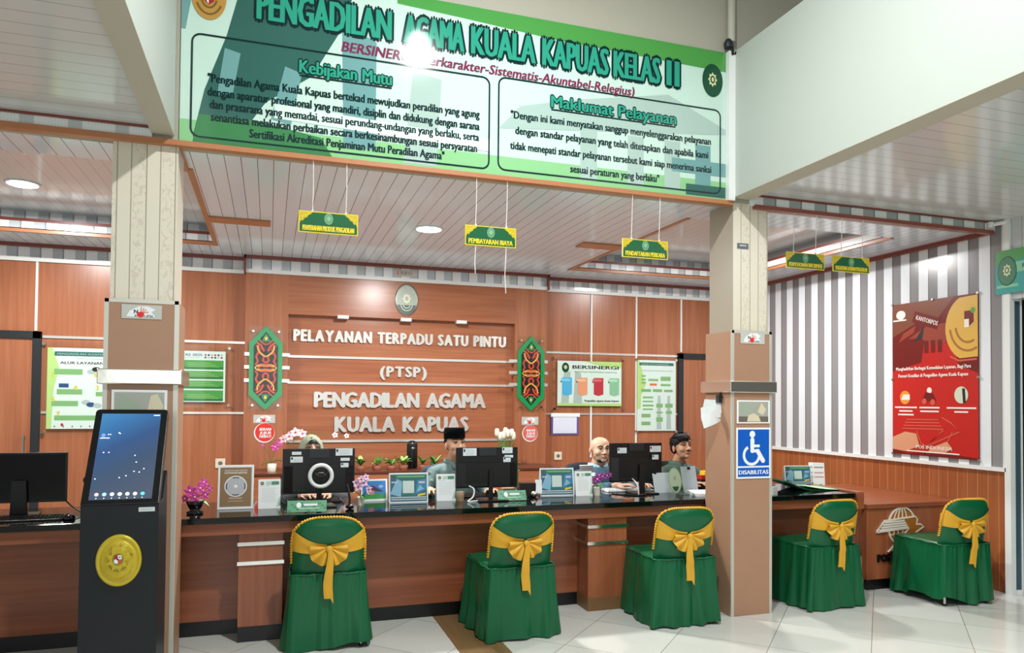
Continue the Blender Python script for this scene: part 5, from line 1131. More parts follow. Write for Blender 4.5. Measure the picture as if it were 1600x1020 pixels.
# ================================================================== THINGS ON THE COUNTER
LBL = M('asset label', '#dfe6ea', 0.45)
def monitor(x, y, z0, w, h, label, stand, labels, rz=0.0, hump=True, front=False):
    t = thing('monitor', label, 'monitor', (x, y, ZT), rad(rz), 'black monitors on the counter')
    z0 -= ZT
    q = MB(); q.box(-w/2, w/2, 0.0, 0.018, z0, z0+h, BLACK)
    if hump: q.prism([(-w/2+0.01, 0.0), (w/2-0.01, 0.0), (w/2-0.07, -0.022), (-w/2+0.07, -0.022)], z0+0.012, z0+h*0.62, BLACK, 'xy')
    q.box(-w*0.14, w*0.14, -0.012, 0, z0+h*0.80, z0+h*0.985, DARK)
    for i in range(6): q.box(-w*0.36+0.03*i, -w*0.36+0.03*i+0.02, -0.023, -0.0215, z0+0.02, z0+0.032, DARK)
    bd = q.build('housing', t, 0.003)
    q = MB(); q.rect(-w/2+0.012, -z0-h+0.012, w/2-0.012, -z0-0.016, M('screen off', '#111418', 0.12), 1); q.v = [(a, 0.0186, -c) for a, b_, c in q.v]; q.build('screen', bd)
    if front: bd.rotation_euler = (0, 0, PI)
    for lx, lz, lw, lh, lines in labels:
        q = MB(); q.X = Matrix.Translation((0, -0.0005-(0.022 if (hump and lz < 0.6) else 0.012 if abs(lx+lw/2) < w*0.14 and lz > 0.8 else 0.0), 0)); q.rect(lx, z0+lz*h, lx+lw, z0+lz*h+lh, LBL, 1)
        for k in range(lines): q.rect(lx+0.022, z0+lz*h+lh*(0.2+0.25*k), lx+lw*0.8, z0+lz*h+lh*(0.26+0.25*k), PGR, 2)
        q.rect(lx+0.005, z0+lz*h+lh*0.5, lx+0.017, z0+lz*h+lh*0.88, INK, 2) if lines else None
        q.build('asset_label', bd)
    dx, nw = stand
    q = MB(); q.prism([(dx-nw, 0.012), (dx+nw, 0.012), (dx+nw*0.8, z0+h*0.45), (dx-nw*0.8, z0+h*0.45)], -0.045, -0.024, BLACK)
    st = q.build('stand_neck', t, 0.003)
    q = MB(); q.prism([(dx-0.12, -0.12), (dx+0.12, -0.12), (dx+0.10, 0.07), (dx-0.10, 0.07)], 0.0, 0.012, BLACK, 'xy'); q.build('stand_base', t, 0.003)
    return t
m1 = monitor(0.347, 5.47, 0.921, 0.505, 0.322, 'black monitor seen from behind with a white ring light before it', (0.0, 0.02), [(-0.19, 0.87, 0.065, 0.022, 0), (-0.2, 0.70, 0.085, 0.042, 2), (0.115, 0.84, 0.12, 0.052, 3), (0.15, 0.72, 0.065, 0.022, 0), (0.15, 0.58, 0.055, 0.032, 1)])
m2 = monitor(1.61, 5.47, 0.927, 0.495, 0.31, 'black monitor seen from behind in front of the man in the cap', (0.02, 0.017), [(-0.195, 0.80, 0.108, 0.058, 3), (0.12, 0.85, 0.085, 0.046, 2), (0.13, 0.63, 0.06, 0.04, 1), (0.14, 0.74, 0.07, 0.02, 0)])
m3 = monitor(2.95, 5.57, 0.928, 0.488, 0.325, 'black monitor seen from behind right of the bald man', (0.035, 0.028), [(-0.175, 0.74, 0.085, 0.046, 2), (0.13, 0.76, 0.105, 0.052, 3), (0.14, 0.57, 0.06, 0.04, 1)])
t = thing('ring_light', 'white ring light on a thin black stand before the left monitor', 'ring light', (0.355, 5.40, ZT))
q = MB(); q.tube([(0.076*math.cos(a), 0, 0.222+0.076*math.sin(a)) for a in [2*PI*i/40 for i in range(40)]], 0.0145, M('ring diffuser', '#e9efec', 0.4), 10, closed=True); q.build('ring', t)
q = MB(); q.box(-0.045, 0.045, -0.006, 0.01, 0.21, 0.243, BLACK); q.ell((-0.025, -0.006, 0.226), (0.012, 0.006, 0.012), DARK, 12, 8); q.ell((0.025, -0.006, 0.226), (0.012, 0.006, 0.012), DARK, 12, 8); q.box(-0.02, 0.02, -0.008, 0, 0.243, 0.248, STEEL); q.build('phone_holder', t, 0.002)
q = MB(); q.tube([(0, 0, 0.0), (0, 0.002, 0.21)], 0.006, BLACK, 8); q.lathe([(0.05, 0), (0.05, 0.008), (0.01, 0.014)], BLACK, n=20); q.build('stand', t)

def qr_sign():
    t = thing('framed_sign', 'brown white-framed sign with a round grey medallion left on the counter', 'sign', (-0.215, 5.45, ZT), rad(-3))
    X_ = Matrix.Rotation(rad(-6), 4, 'X')
    q = MB(); q.X = X_; q.box(-0.117, 0.117, -0.006, 0.006, 0.0, 0.305, PAPER); fr = q.build('frame', t, 0.002)
    q = MB(); q.X = X_ @ Matrix.Translation((0, -0.0062, 0)); TAN = M('sign tan', '#8a6f4a', 0.4); q.rect(-0.103, 0.018, 0.103, 0.288, TAN, 1)
    SILV = M('medallion grey', '#b6b9be', 0.35)
    q.text('SCAN DI SINI UNTUK', 0, 0.262, 0.010, CRM, 2, 0.15, align='c'); q.text('LAYANAN DIGITAL', 0, 0.245, 0.012, CRM, 2, 0.15, bold=.04, align='c')
    q.disc(0, 0.158, 0.074, 0.072, PAPER, 2, 40); q.disc(0, 0.158, 0.068, 0.066, SILV, 3, 40)
    for a in range(4): q.line([(0.061*math.cos(PI/2*a+u), 0.158+0.06*math.sin(PI/2*a+u)) for u in [-0.35+0.07*i for i in range(11)]], 0.006, INK, 4)
    q.disc(0, 0.158, 0.012, 0.011, PAPER, 4, 16); q.text('INFO LAYANAN', 0, 0.072, 0.009, CRM, 2, 0.08, align='c'); q.rect(-0.05, 0.055, 0.05, 0.057, CRM, 2); q.build('print', fr)
    q = MB(); q.prism([(0.0, 0.0), (0.09, 0.0), (0.02, 0.2)], -0.03, 0.03, PAPER, 'yz'); q.build('prop', t)
qr_sign()
def standee(x, y, label, rz=0.0, w=0.148, h=0.205, draw=None, frame=None, cat='sign', name='table_standee', group='white notice standees on the counter', lean=8):
    t = thing(name, label, cat, (x, y, ZT), rad(rz), group)
    X_ = Matrix.Rotation(rad(-lean), 4, 'X')
    q = MB(); q.X = X_; q.box(-w/2, w/2, -0.002, 0.002, 0.0, h, PAPER); q.X = X_ @ Matrix.Translation((-w/2, -0.0022, 0)); draw(q, w, h); q.build('sheet', t)
    q = MB(); q.box(-w/2, w/2, -0.004, h*0.34, 0, 0.003, ACRY); q.grid([[(-w/2, h*0.34, 0.002), (w/2, h*0.34, 0.002)], [(-w/2, 0.006+h*math.sin(rad(lean)), h*0.96), (w/2, 0.006+h*math.sin(rad(lean)), h*0.96)]], PAPER, False); q.build('back_leg', t)
    return t
def d_notice(q, w, h):
    q.disc(.17*w, .86*h, .085*w, .062*h, M('notice seal', '#5a5a3a', 0.5), 1, 20); q.disc(.17*w, .86*h, .045*w, .033*h, M('notice seal pale', '#a8a06a', 0.5), 2, 14)
    G_ = M('notice green', '#4f8f6c', 0.5); G2_ = M('notice pale green', '#b9d3c4', 0.5)
    q.rect(.34*w, .80*h, .66*w, .92*h, G2_, 1); q.rect(.6*w, .80*h, .88*w, .92*h, G_, 1); q.disc(.88*w, .86*h, .06*w, .06*h, G_, 1, 16); q.rect(.1*w, .755*h, .5*w, .765*h, PGR, 1)
    for i in range(9): q.rect(.14*w, (.68-.055*i)*h, (.82-.1*((i*7) % 4)/3)*w, (.688-.055*i)*h, PGR, 1)
    q.poly([(.8*w, .06*h), (w, .06*h), (w, .42*h), (.9*w, .3*h)], G2_, 1); q.poly([(.92*w, .1*h), (w, .1*h), (w, .34*h)], G_, 2)
standee(0.01, 5.42, 'white notice standee left of the left monitor', 3, draw=d_notice)
standee(1.292, 5.49, 'white notice standee in front of the man in the cap', -2, draw=d_notice)
standee(2.444, 5.50, 'white notice standee in front of the bald man', -3, 0.145, 0.20, d_notice)
def d_blue(q, w, h):
    SKY = M('board blue', '#3f86a8', 0.35); SK2 = M('board pale blue', '#86b8d0', 0.35); TL_ = M('board teal', '#2d7a72', 0.35); GRB = M('board green', '#3c8a5e', 0.35)
    q.rect(.03*w, .04*h, .97*w, .95*h, M('board deep', '#38667e', 0.35), 1); q.poly([(.03*w, .3*h), (.2*w, .8*h), (.35*w, .7*h), (.3*w, .2*h)], SK2, 2); q.poly([(.66*w, .25*h), (.97*w, .45*h), (.97*w, .8*h), (.72*w, .75*h)], SKY, 2); q.poly([(.7*w, .35*h), (.78*w, .6*h), (.9*w, .45*h)], SK2, 3)
    q.rect(.18*w, .82*h, .94*w, .93*h, GRB, 3); q.rect(.22*w, .865*h, .9*w, .885*h, M('board lime', '#a9cf8a', 0.4), 4); q.disc(.1*w, .87*h, .05*w, .055*h, M('notice seal', '#5a5a3a'), 3, 16)
    q.rect(.33*w, .24*h, .66*w, .76*h, TL_, 3); q.rect(.35*w, .32*h, .64*w, .73*h, M('board panel', '#cfdcd6', 0.4), 4)
    q.rect(.06*w, .66*h, .22*w, .71*h, PGR, 3); q.rect(.76*w, .64*h, .92*w, .71*h, M('board pink', '#c9bfd8', 0.4), 3); q.poly([(.72*w, .2*h), (.93*w, .26*h), (.93*w, .32*h), (.74*w, .28*h)], PY, 4)
    for i in range(2): q.rect(.05*w, (.09+.07*i)*h, .95*w, (.13+.07*i)*h, PGR, 3)
BG = 'blue information boards on the counter'
standee(1.00, 5.47, 'white framed blue information board left of the man in the cap', -3, 0.292, 0.222, d_blue, name='information_board', group=BG)
standee(2.232, 5.56, 'blue information board left of the bald man', -6, 0.285, 0.225, d_blue, name='information_board', group=BG)
def d_photo(q, w, h):
    q.rect(.06*w, .1*h, .94*w, .92*h, M('photo sky', '#3f7fc0', 0.3), 1); q.poly([(.06*w, .1*h), (.94*w, .1*h), (.94*w, .3*h), (.5*w, .36*h), (.06*w, .22*h)], M('photo lawn', '#3f9a4c', 0.3), 2); q.rect(.28*w, .3*h, .5*w, .55*h, M('photo wall', '#c98a86', 0.3), 3); q.poly([(.2*w, .55*h), (.42*w, .72*h), (.85*w, .42*h), (.6*w, .45*h)], M('photo roof', '#5a3440', 0.3), 4); q.disc(.75*w, .66*h, .09*w, .07*h, M('photo cloud', '#8fbbe0', 0.3), 3, 14)
standee(0.765, 5.62, 'white framed photo of a red roofed house behind the pink orchid', 3, 0.20, 0.165, d_photo, name='photo_frame', cat='photo frame', group=None)
def name_plate(x, y, label, rz, w=0.27):
    t = thing('name_plate', label, 'name plate', (x, y, ZT), rad(rz), 'green desk name plates'); G_ = M('plate green', '#5fa07a', 0.4); 
    q = MB(); q.prism([(-0.045, 0.0), (0.045, 0.0), (0.0, 0.082)], -w/2, w/2, ACRY, 'yz'); q.build('holder', t)
    q = MB(); q.X = Matrix.Translation((0, -0.046, 0)) @ Matrix.Rotation(rad(-28.5), 4, 'X'); q.rect(-w/2+0.006, 0.006, w/2-0.006, 0.088, G_, 1)
    for i in range(14): q.disc(-w/2+0.02+i*w/15, 0.015+0.06*((i*5) % 7)/7, 0.012, 0.008, M('plate deep green', '#3f8460', 0.4), 2, 7)
    q.disc(-w*0.2, 0.055, 0.016, 0.02, PAPER, 3, 14); q.rect(-w*0.08, 0.05, w*0.25, 0.064, PAPER, 3); q.rect(-w*0.2, 0.028, w*0.3, 0.034, M('plate pale', '#bcd9c4', 0.4), 3); q.build('card', t)
name_plate(0.255, 5.205, 'green desk name plate before the ring light', -6)
name_plate(1.785, 5.40, 'green desk name plate before the middle monitor', -6, 0.235)
# plants
LEAF = M('leaf green', '#2f7a2c', 0.45, vary=0.15, vscale=20); LEAF2 = M('leaf pale', '#9fc09a', 0.5); STEMG = M('stem green', '#4d7a35', 0.5)
def petal_flower(q, c, s, d, m, mc):
    d = Vector(d).normalized(); a = d.orthogonal().normalized(); b_ = d.cross(a)
    for i in range(5):
        an = 2*PI*i/5+0.3; o = a*math.cos(an)+b_*math.sin(an); p2 = d.cross(o)
        P = [[tuple(Vector(c)+o*s*u+p2*s*0.42*v*math.sin(PI*min(1, u*0.85+0.12))+d*s*(0.25*u*u-0.12*v*v)) for v in (-1, -0.5, 0, 0.5, 1)] for u in (0.05, 0.3, 0.55, 0.8, 1.0)]
        q.grid(P, m)
    q.ell(tuple(Vector(c)+d*s*0.12), (s*0.2, s*0.2, s*0.2), mc, 8, 6)
def leaf(q, base, tip, w, m, droop=0.02):
    b0, t0 = Vector(base), Vector(tip); ax = t0-b0; sd = ax.cross(Vector((0, 0, 1))); sd = sd.normalized() if sd.length > 1e-6 else Vector((1, 0, 0))
    q.grid([[tuple(b0+ax*u+sd*w*v*math.sin(PI*(0.08+0.9*u))+Vector((0, 0, droop*4*u*(1-u)-abs(v)*w*-0.25))) for v in (-1, -0.5, 0, 0.5, 1)] for u in [i/8 for i in range(9)]], m)
def orchid(name, x, y, z, label, pot, fl, leaves, flowers, stems, cat='flowers', potc=None):
    t = thing(name, label, cat, (x, y, z), 0, 'potted artificial flowers')
    q = MB(); q.lathe(pot, potc); q.build('pot', t)
    for b0, t0, w, m in leaves: q = MB(); leaf(q, b0, t0, w, m); q.build('leaf', t)
    for P in stems: q = MB(); q.tube(P, 0.003, STEMG, 6); q.build('stem', t)
    for c, s, d in flowers: q = MB(); petal_flower(q, c, s, d, fl[0], fl[1]); q.build('flower', t)
    return t
PKF = M('magenta petals', '#c53f9a', 0.5, vary=0.25, vscale=30); PKW = M('pale pink petals', '#e3bcd6', 0.5, vary=0.2, vscale=30); PUR = M('purple petals', '#8a2a8c', 0.5, vary=0.25, vscale=30); YEL = M('flower heart', '#e0c8a0', 0.5)
CRMP = M('cream pot', '#dfdcc8', 0.35)
orchid('potted_orchid', -0.46, 5.31, ZT, 'magenta orchid in a black footed pot beside the left pillar', [(0.05, 0), (0.055, 0.012), (0.03, 0.022), (0.045, 0.05), (0.06, 0.085), (0.052, 0.088), (0.01, 0.08)], (PKF, YEL),
       [((0, 0, .08), (.09, -.03, .045), .022, LEAF2), ((0, 0, .08), (-.07, -.02, .10), .02, LEAF)], [((-.03, -.03, .155), .04, (-.2, -1, .2)), ((.03, -.03, .17), .036, (.3, -1, .3)), ((.0, -.04, .115), .038, (0, -1, 0)), ((.06, -.02, .125), .032, (.5, -1, 0)), ((-.06, -.02, .105), .03, (-.5, -1, -.2)), ((.05, -.0, .205), .032, (.2, -1, .5)), ((.085, 0, .165), .026, (.5, -1, .1))], [[(0, 0, .08), (0, 0, .13), (.05, 0, .20)], [(0, 0, .08), (-.03, -.02, .15)]], potc=M('gloss black pot', '#0b090a', 0.12))
orchid('potted_orchid', 0.64, 5.43, ZT, 'pink and white orchid in a small white pot right of the left monitor', [(0.022, 0), (0.026, 0.05), (0.03, 0.06), (0.026, 0.06), (0.005, 0.055)], (PKW, M('plum heart', '#8a2f6a', 0.5)),
       [((0, 0, .055), (.065, -.03, .07), .02, LEAF), ((0, 0, .055), (-.06, -.02, .085), .018, LEAF), ((0, 0, .055), (.02, -.06, .04), .02, LEAF)], [((-.02, -.02, .135), .034, (-.2, -1, .1)), ((.02, -.02, .165), .034, (.2, -1, .3)), ((.0, -.03, .19), .03, (0, -1, .3)), ((.055, -.02, .115), .03, (.5, -1, 0)), ((.035, -.02, .205), .026, (.3, -1, .5)), ((-.035, -.01, .165), .028, (-.4, -1, .2))], [[(0, 0, .05), (0, 0, .12), (.02, 0, .2)], [(0, 0, .05), (.05, -.01, .115)]], potc=CRMP)
orchid('potted_orchid', 2.56, 5.51, ZT, 'purple orchid in a small cream pot in front of the bald man', [(0.026, 0), (0.032, 0.06), (0.034, 0.066), (0.028, 0.066), (0.005, 0.06)], (PUR, YEL),
       [((0, 0, .06), (.06, -.02, .085), .022, M('bright leaf', '#5fa83c', 0.45)), ((0, 0, .06), (-.05, -.02, .075), .02, LEAF2), ((0, 0, .06), (.03, -.05, .06), .02, MATS['bright leaf'])], [((-.01, -.03, .135), .036, (-.2, -1, .1)), ((.04, -.02, .155), .032, (.3, -1, .2)), ((.085, -.01, .16), .03, (.4, -1, .3)), ((.01, -.02, .165), .026, (0, -1, .4)), ((.12, 0, .165), .026, (.5, -1, .2))], [[(0, 0, .06), (.02, 0, .14), (.12, 0, .165)]], potc=CRMP)
t = thing('webcam_stand', 'thin black webcam stand with chrome foot beside the left monitor', 'webcam stand', (0.545, 5.26, ZT))
q = MB(); q.tube([(0, 0, 0.01), (0.0, 0.01, 0.08), (-0.01, 0.02, 0.14), (-0.02, 0.03, 0.17)], 0.008, BLACK, 8); q.build('gooseneck', t)
q = MB(); q.ell((0, 0, 0.016), (0.03, 0.024, 0.016), M('black gloss foot', '#15161a', 0.1), 16, 10); q.ell((0.006, -0.012, 0.026), (0.012, 0.01, 0.008), CHROME, 12, 8); q.build('foot', t)
# keyboards, laptop stand, papers
def keyboard(x, y, rz, label, m, w=0.40, g='keyboards on the counter'):
    t = thing('keyboard', label, 'keyboard', (x, y, ZT), rad(rz), g)
    q = MB(); q.prism([(-0.065, 0.0), (0.065, 0.0), (0.065, 0.02), (-0.065, 0.01)], -w/2, w/2, m, 'yz'); q.build('base', t, 0.003)
    q = MB()
    for r in range(5):
        for c in range(18): q.box(-w/2+0.012+c*(w-0.02)/18, -w/2+0.012+c*(w-0.02)/18+0.015, -0.055+r*0.023, -0.037+r*0.023, 0.012+0.0016*r, 0.0175+0.0018*r, m)
    q.build('keys', t)
    return t
keyboard(0.33, 5.70, 0, 'black keyboard under the hands of the woman in the headscarf', BLACK)
keyboard(1.58, 5.70, 0, 'dark keyboard behind the middle monitor', M('dark brown plastic', '#2b221d', 0.4))
keyboard(2.95, 5.72, 0, 'white keyboard behind the right monitor', M('white plastic', '#dfe3e4', 0.4), 0.44)
def cable(label, pts, m, r=0.004, loc=(0, 0, 0)):
    q = MB(); P = [Vector(p) for p in pts]; D = []
    for i in range(len(P)-1):
        p0, p1, p2, p3 = P[max(i-1, 0)], P[i], P[i+1], P[min(i+2, len(P)-1)]
        for k in range(6):
            u = k/6; D.append(0.5*((2*p1)+(-p0+p2)*u+(2*p0-5*p1+4*p2-p3)*u*u+(-p0+3*p1-3*p2+p3)*u**3))
    D.append(P[-1]); q.tube(D, r, m, 7); return tag(q.build('cable'), label, 'cable')
cable('white cable curling down behind the middle monitor', [(1.46, 5.45, 0.945), (1.49, 5.42, 0.925), (1.48, 5.40, 0.87), (1.43, 5.37, 0.838), (1.52, 5.40, 0.838), (1.60, 5.46, 0.838)], WHITE, 0.006)
cable('pale cable hanging straight from the right monitor to the counter', [(2.88, 5.50, 0.96), (2.885, 5.42, 0.92), (2.885, 5.40, 0.86), (2.885, 5.40, 0.838)], M('pale cable', '#c9c3b8', 0.4), 0.006)
cable('black cables bunched under the left monitor', [(0.10, 5.5, 0.90), (0.14, 5.42, 0.85), (0.2, 5.38, 0.838), (0.26, 5.42, 0.87), (0.22, 5.46, 0.90), (0.3, 5.40, 0.845), (0.36, 5.44, 0.838)], BLACK, 0.005)
cable('black cable lying by the foot of the right monitor', [(2.72, 5.56, 0.838), (2.80, 5.44, 0.838), (2.88, 5.38, 0.838), (2.95, 5.40, 0.838)], BLACK, 0.006)
t = thing('tablet_stand', 'grey tablet seen from behind before the bald man', 'tablet', (2.60, 5.76, ZT), rad(4))
q = MB(); q.X = Matrix.Rotation(rad(-12), 4, 'X'); q.box(-0.065, 0.065, -0.004, 0.004, 0.03, 0.225, M('tablet grey', '#8b8480', 0.4)); q.box(-0.065, 0.065, -0.005, 0.005, 0.218, 0.228, PAPER); q.build('tablet', t, 0.003)
q = MB(); q.prism([(-0.03, 0), (0.07, 0), (0.0, 0.09)], -0.02, 0.02, DARK, 'yz'); q.build('stand', t)
t = thing('bottle', 'purple tinted bottle with white cap in front of the bald man', 'bottle', (2.60, 5.66, ZT))
q = MB(); q.lathe([(0.024, 0), (0.026, 0.01), (0.026, 0.11), (0.014, 0.135), (0.012, 0.145)], M('bottle plum', '#6a4658', 0.2)); q.build('body', t)
q = MB(); q.lathe([(0.014, 0.142), (0.014, 0.168), (0.002, 0.17)], PAPER, n=16); q.build('cap', t)
t = thing('brochure_holder', 'clear acrylic brochure holder with a green oval emblem', 'brochure holder', (3.25, 5.33, ZT), rad(8))
X_ = Matrix.Rotation(rad(-10), 4, 'X')
q = MB(); q.X = X_; q.box(-0.13, 0.10, -0.004, 0.0, 0.0, 0.235, ACRY); q.box(-0.13, 0.10, 0.03, 0.034, 0.0, 0.24, ACRY); q.box(-0.13, 0.10, -0.004, 0.034, 0, 0.004, ACRY); q.box(-0.13, -0.127, -0.004, 0.034, 0, 0.235, ACRY); q.build('holder', t)
q = MB(); q.X = X_ @ Matrix.Translation((-0.055, 0.006, 0.125)); q.disc(0, 0, 0.068, 0.105, M('emblem mist', '#a9c2a4', 0.3), 1, 36); q.disc(0, 0, 0.058, 0.094, M('emblem mist pale', '#c3d4bc', 0.3), 2, 36); q.poly([(0.012*math.cos(2*PI*i/16)*(1.6 if i % 2 else 1), 0.02+0.014*math.sin(2*PI*i/16)*(1.6 if i % 2 else 1)) for i in range(16)], MATS['emblem silver green'], 3); q.poly([(-0.035, -0.05), (0.035, -0.05), (0.02, -0.08), (0, -0.09), (-0.02, -0.08)], SG, 3); q.build('emblem', t)
t = thing('papers', 'white sheets standing behind the brochure holder', 'papers', (3.20, 5.52, ZT), rad(6))
q = MB(); q.X = Matrix.Rotation(rad(-14), 4, 'X'); q.box(-0.105, 0.105, -0.002, 0.002, 0, 0.17, M('cool paper', '#d3dbe2', 0.5)); q.build('sheet', t)
q = MB(); q.X = Matrix.Translation((0.03, 0.03, 0)) @ Matrix.Rotation(rad(-16), 4, 'X'); q.box(-0.105, 0.105, -0.002, 0.002, 0, 0.15, PAPER); q.build('sheet', t)
t = thing('clipboard', 'grey clipboard with a black clip leaning beside the brochure holder', 'clipboard', (3.44, 5.50, ZT), rad(4))
q = MB(); q.X = Matrix.Rotation(rad(-13), 4, 'X'); q.box(-0.075, 0.075, -0.003, 0.003, 0.0, 0.22, M('clipboard grey', '#b4bdc4', 0.4)); q.build('board', t, 0.002)
q = MB(); q.X = Matrix.Rotation(rad(-13), 4, 'X'); q.box(-0.012, 0.016, -0.010, 0.004, 0.195, 0.215, BLACK); q.build('clip', t, 0.001)
t = thing('paper_stack', 'stack of white paper lying beside the right pillar', 'paper stack', (3.45, 5.34, ZT), rad(-14))
for i in range(4): q = MB(); q.X = Matrix.Rotation(rad(2-1.5*i), 4, 'Z'); q.box(-0.105, 0.105, -0.14, 0.14, 0.006*i, 0.006*i+0.0055, PAPER); q.build('sheaf', t)
t = thing('small_box', 'red and yellow box beside the black haired man by the pillar', 'box', (3.70, 5.72, ZT), rad(10))
q = MB(); q.box(-0.045, 0.045, -0.03, 0.03, 0.0, 0.085, M('box dark', '#2a1712', 0.4)); q.box(-0.046, 0.046, -0.031, 0.031, 0.085, 0.12, M('box red', '#b5281c', 0.4)); q.box(-0.01, 0.046, -0.031, 0.031, 0.12, 0.155, M('box yellow', '#f0c81e', 0.4)); q.build('carton', t)
t = thing('pen_holder', 'black desk organiser with a white card right of the middle monitor', 'desk organiser', (1.99, 5.60, ZT), rad(-8))
q = MB(); q.box(-0.07, 0.06, -0.04, 0.04, 0, 0.11, M('organiser dark', '#1c1412', 0.3)); q.build('box', t, 0.003)
q = MB(); q.X = Matrix.Rotation(rad(-8), 4, 'X'); q.box(0.055, 0.11, -0.046, -0.043, 0.02, 0.13, PAPER); q.build('card', t)
q = MB(); q.ell((0.04, -0.07, 0.025), (0.03, 0.022, 0.024), STEEL, 14, 10); q.build('tape_roll', t)
t = thing('patterned_cup', 'small tan patterned cup left of the middle monitor', 'cup', (1.395, 5.47, ZT))
q = MB(); q.lathe([(0.028, 0), (0.03, 0.03), (0.033, 0.07), (0.028, 0.07), (0.02, 0.01)], M('woven tan', '#9a8064', 0.6, vary=0.4, vscale=60)); q.build('cup', t)
t = thing('trinket_box', 'small tan carved box behind the second name plate', 'box', (1.83, 5.62, ZT))
q = MB(); q.box(-0.05, 0.05, -0.03, 0.03, 0, 0.07, M('carved tan', '#a08a6c', 0.6, vary=0.4, vscale=50)); q.build('box', t, 0.004)
t = thing('potted_bamboo', 'thin green bamboo stems right of the middle monitor', 'plant', (1.93, 5.72, ZT))
q = MB(); q.lathe([(0.03, 0), (0.036, 0.06), (0.03, 0.06), (0.01, 0.05)], M('maroon pot', '#4a1a18', 0.3)); q.build('pot', t)
for i, (dx, hh) in enumerate(((-0.012, 0.30), (0.01, 0.26), (0.0, 0.22))): q = MB(); q.tube([(dx, 0, 0.04), (dx*1.6, 0.0, hh*0.6), (dx*1.3, 0, hh)], 0.006, STEMG, 7); q.build('stem', t)
for i in range(6): q = MB(); a = i*1.9; leaf(q, (0.0, 0, 0.16+0.022*i), (0.045*math.cos(a), 0.03*math.sin(a), 0.19+0.022*i), 0.011, M('lime leaf', '#9aa84a', 0.5)); q.build('leaf', t)
# right end of the counter
standee(4.72, 5.70, 'blue information board on the counter right of the right pillar', -8, 0.27, 0.185, d_blue, name='information_board', group=BG)
t = thing('open_folder', 'open green folder lying on the counter right of the right pillar', 'folder', (4.55, 5.42, ZT), rad(-6)); FG = M('folder green', '#1f5a3a', 0.4); FP = M('folder paper', '#a6dcae', 0.5)
q = MB(); q.prism([(-0.02, 0.002), (0.30, 0.002), (0.30, 0.006), (-0.02, 0.006)], -0.1, 0.2, FG, 'xz'); q.v = [(a, b_, c) for a, b_, c in q.v]; q.build('cover', t)
q = MB(); q.grid([[(-0.02-0.22*u, -0.1+0.3*v, 0.004+0.075*u**1.3) for u in [k/6 for k in range(7)]] for v in (0, 0.5, 1)], FG); o = q.build('cover', t); md = o.modifiers.new('s', 'SOLIDIFY'); md.thickness = 0.004
q = MB(); q.grid([[(-0.02+0.30*u, -0.11+0.3*v, 0.008+0.028*(1-u)**2) for u in [k/6 for k in range(7)]] for v in (0, 0.5, 1)], FP); q.build('sheet', t)
q = MB(); q.grid([[(-0.02-0.21*u, -0.095+0.29*v, 0.010+0.078*u**1.3) for u in [k/6 for k in range(7)]] for v in (0, 0.5, 1)], PAPER); q.build('sheet', t)
t = thing('leaflet_stand', 'white leaflets with pink print standing at the right end of the counter', 'leaflets', (4.98-0.24, 5.80, ZT), rad(-30)); t.location = (4.765, 5.78, ZT)
for i, (dx, rz) in enumerate(((0.0, -8), (0.035, 10))):
    q = MB(); q.X = Matrix.Translation((dx+0.16, -0.02*i, 0)) @ Matrix.Rotation(rad(rz), 4, 'Z') @ Matrix.Rotation(rad(-7), 4, 'X'); q.box(-0.055, 0.055, -0.002, 0.002, 0, 0.21, PAPER); 
    for z, m in ((0.16, M('print mauve', '#9a7f8e', 0.5)), (0.11, M('print rose', '#c99a94', 0.5)), (0.07, MATS['print rose'])): q.X = q.X @ Matrix.Identity(4); q.rect(-0.04, z, 0.045, z+0.012, m, 4)
    q.build('leaflet', t)
q = MB(); q.prism([(-0.03, 0), (0.05, 0), (0.05, 0.05), (0.0, 0.02)], 0.10, 0.22, BLACK, 'yz'); q.build('holder', t)
t = thing('small_card', 'small white upright card at the counter edge beside the right pillar', 'card', (4.03, 5.16, ZT))
q = MB(); q.box(-0.022, 0.022, -0.008, 0.008, 0, 0.07, M('card white', '#d5dad8', 0.5)); q.rect(-0.015, 0.02, 0.015, 0.022, PGR, 20); q.build('card', t)
# left end of the counter
t = monitor(-1.52, 5.52, 0.915, 0.53, 0.322, 'black monitor facing the hall on the left end of the counter', (0.0, 0.05), [], 0, False)
t.children[0].rotation_euler = (0, 0, PI)
keyboard(-1.42, 5.30, 3, 'black keyboard before the far left monitor', BLACK)
t = thing('mouse', 'black computer mouse beside the far left keyboard', 'mouse', (-1.185, 5.27, ZT), rad(8)); q = MB(); q.ell((0, 0, 0.008), (0.034, 0.055, 0.028), M('gloss black', '#0d0e11', 0.12), 20, 10); q.v = [(a, b_, max(0.0, c)) for a, b_, c in q.v]; q.build('shell', t); q = MB(); q.tube([(-0.0, 0.02, 0.036), (0, 0.035, 0.033)], 0.004, DARK, 8); q.build('wheel', t)
t = thing('computer_tower', 'slim black computer tower behind the kiosk', 'computer', (-1.03, 5.40, ZT)); q = MB(); q.box(-0.05, 0.10, -0.12, 0.2, 0, 0.262, BLACK); q.build('case', t, 0.004); q = MB(); q.disc(0, 0, 0.016, 0.013, M('blue badge', '#2a3f9a', 0.3), 1, 16); q.X = Matrix.Identity(4); q.v = [(a-0.02, -0.121+b_, c+0.11) for a, b_, c in q.v]; q.build('badge', t); 
t = thing('white_box', 'flat white box lying on top of the black computer tower', 'box', (-1.005, 5.45, ZT+0.262)); q = MB(); q.box(-0.05, 0.06, -0.14, 0.12, 0, 0.018, PAPER); q.build('box', t, 0.002)
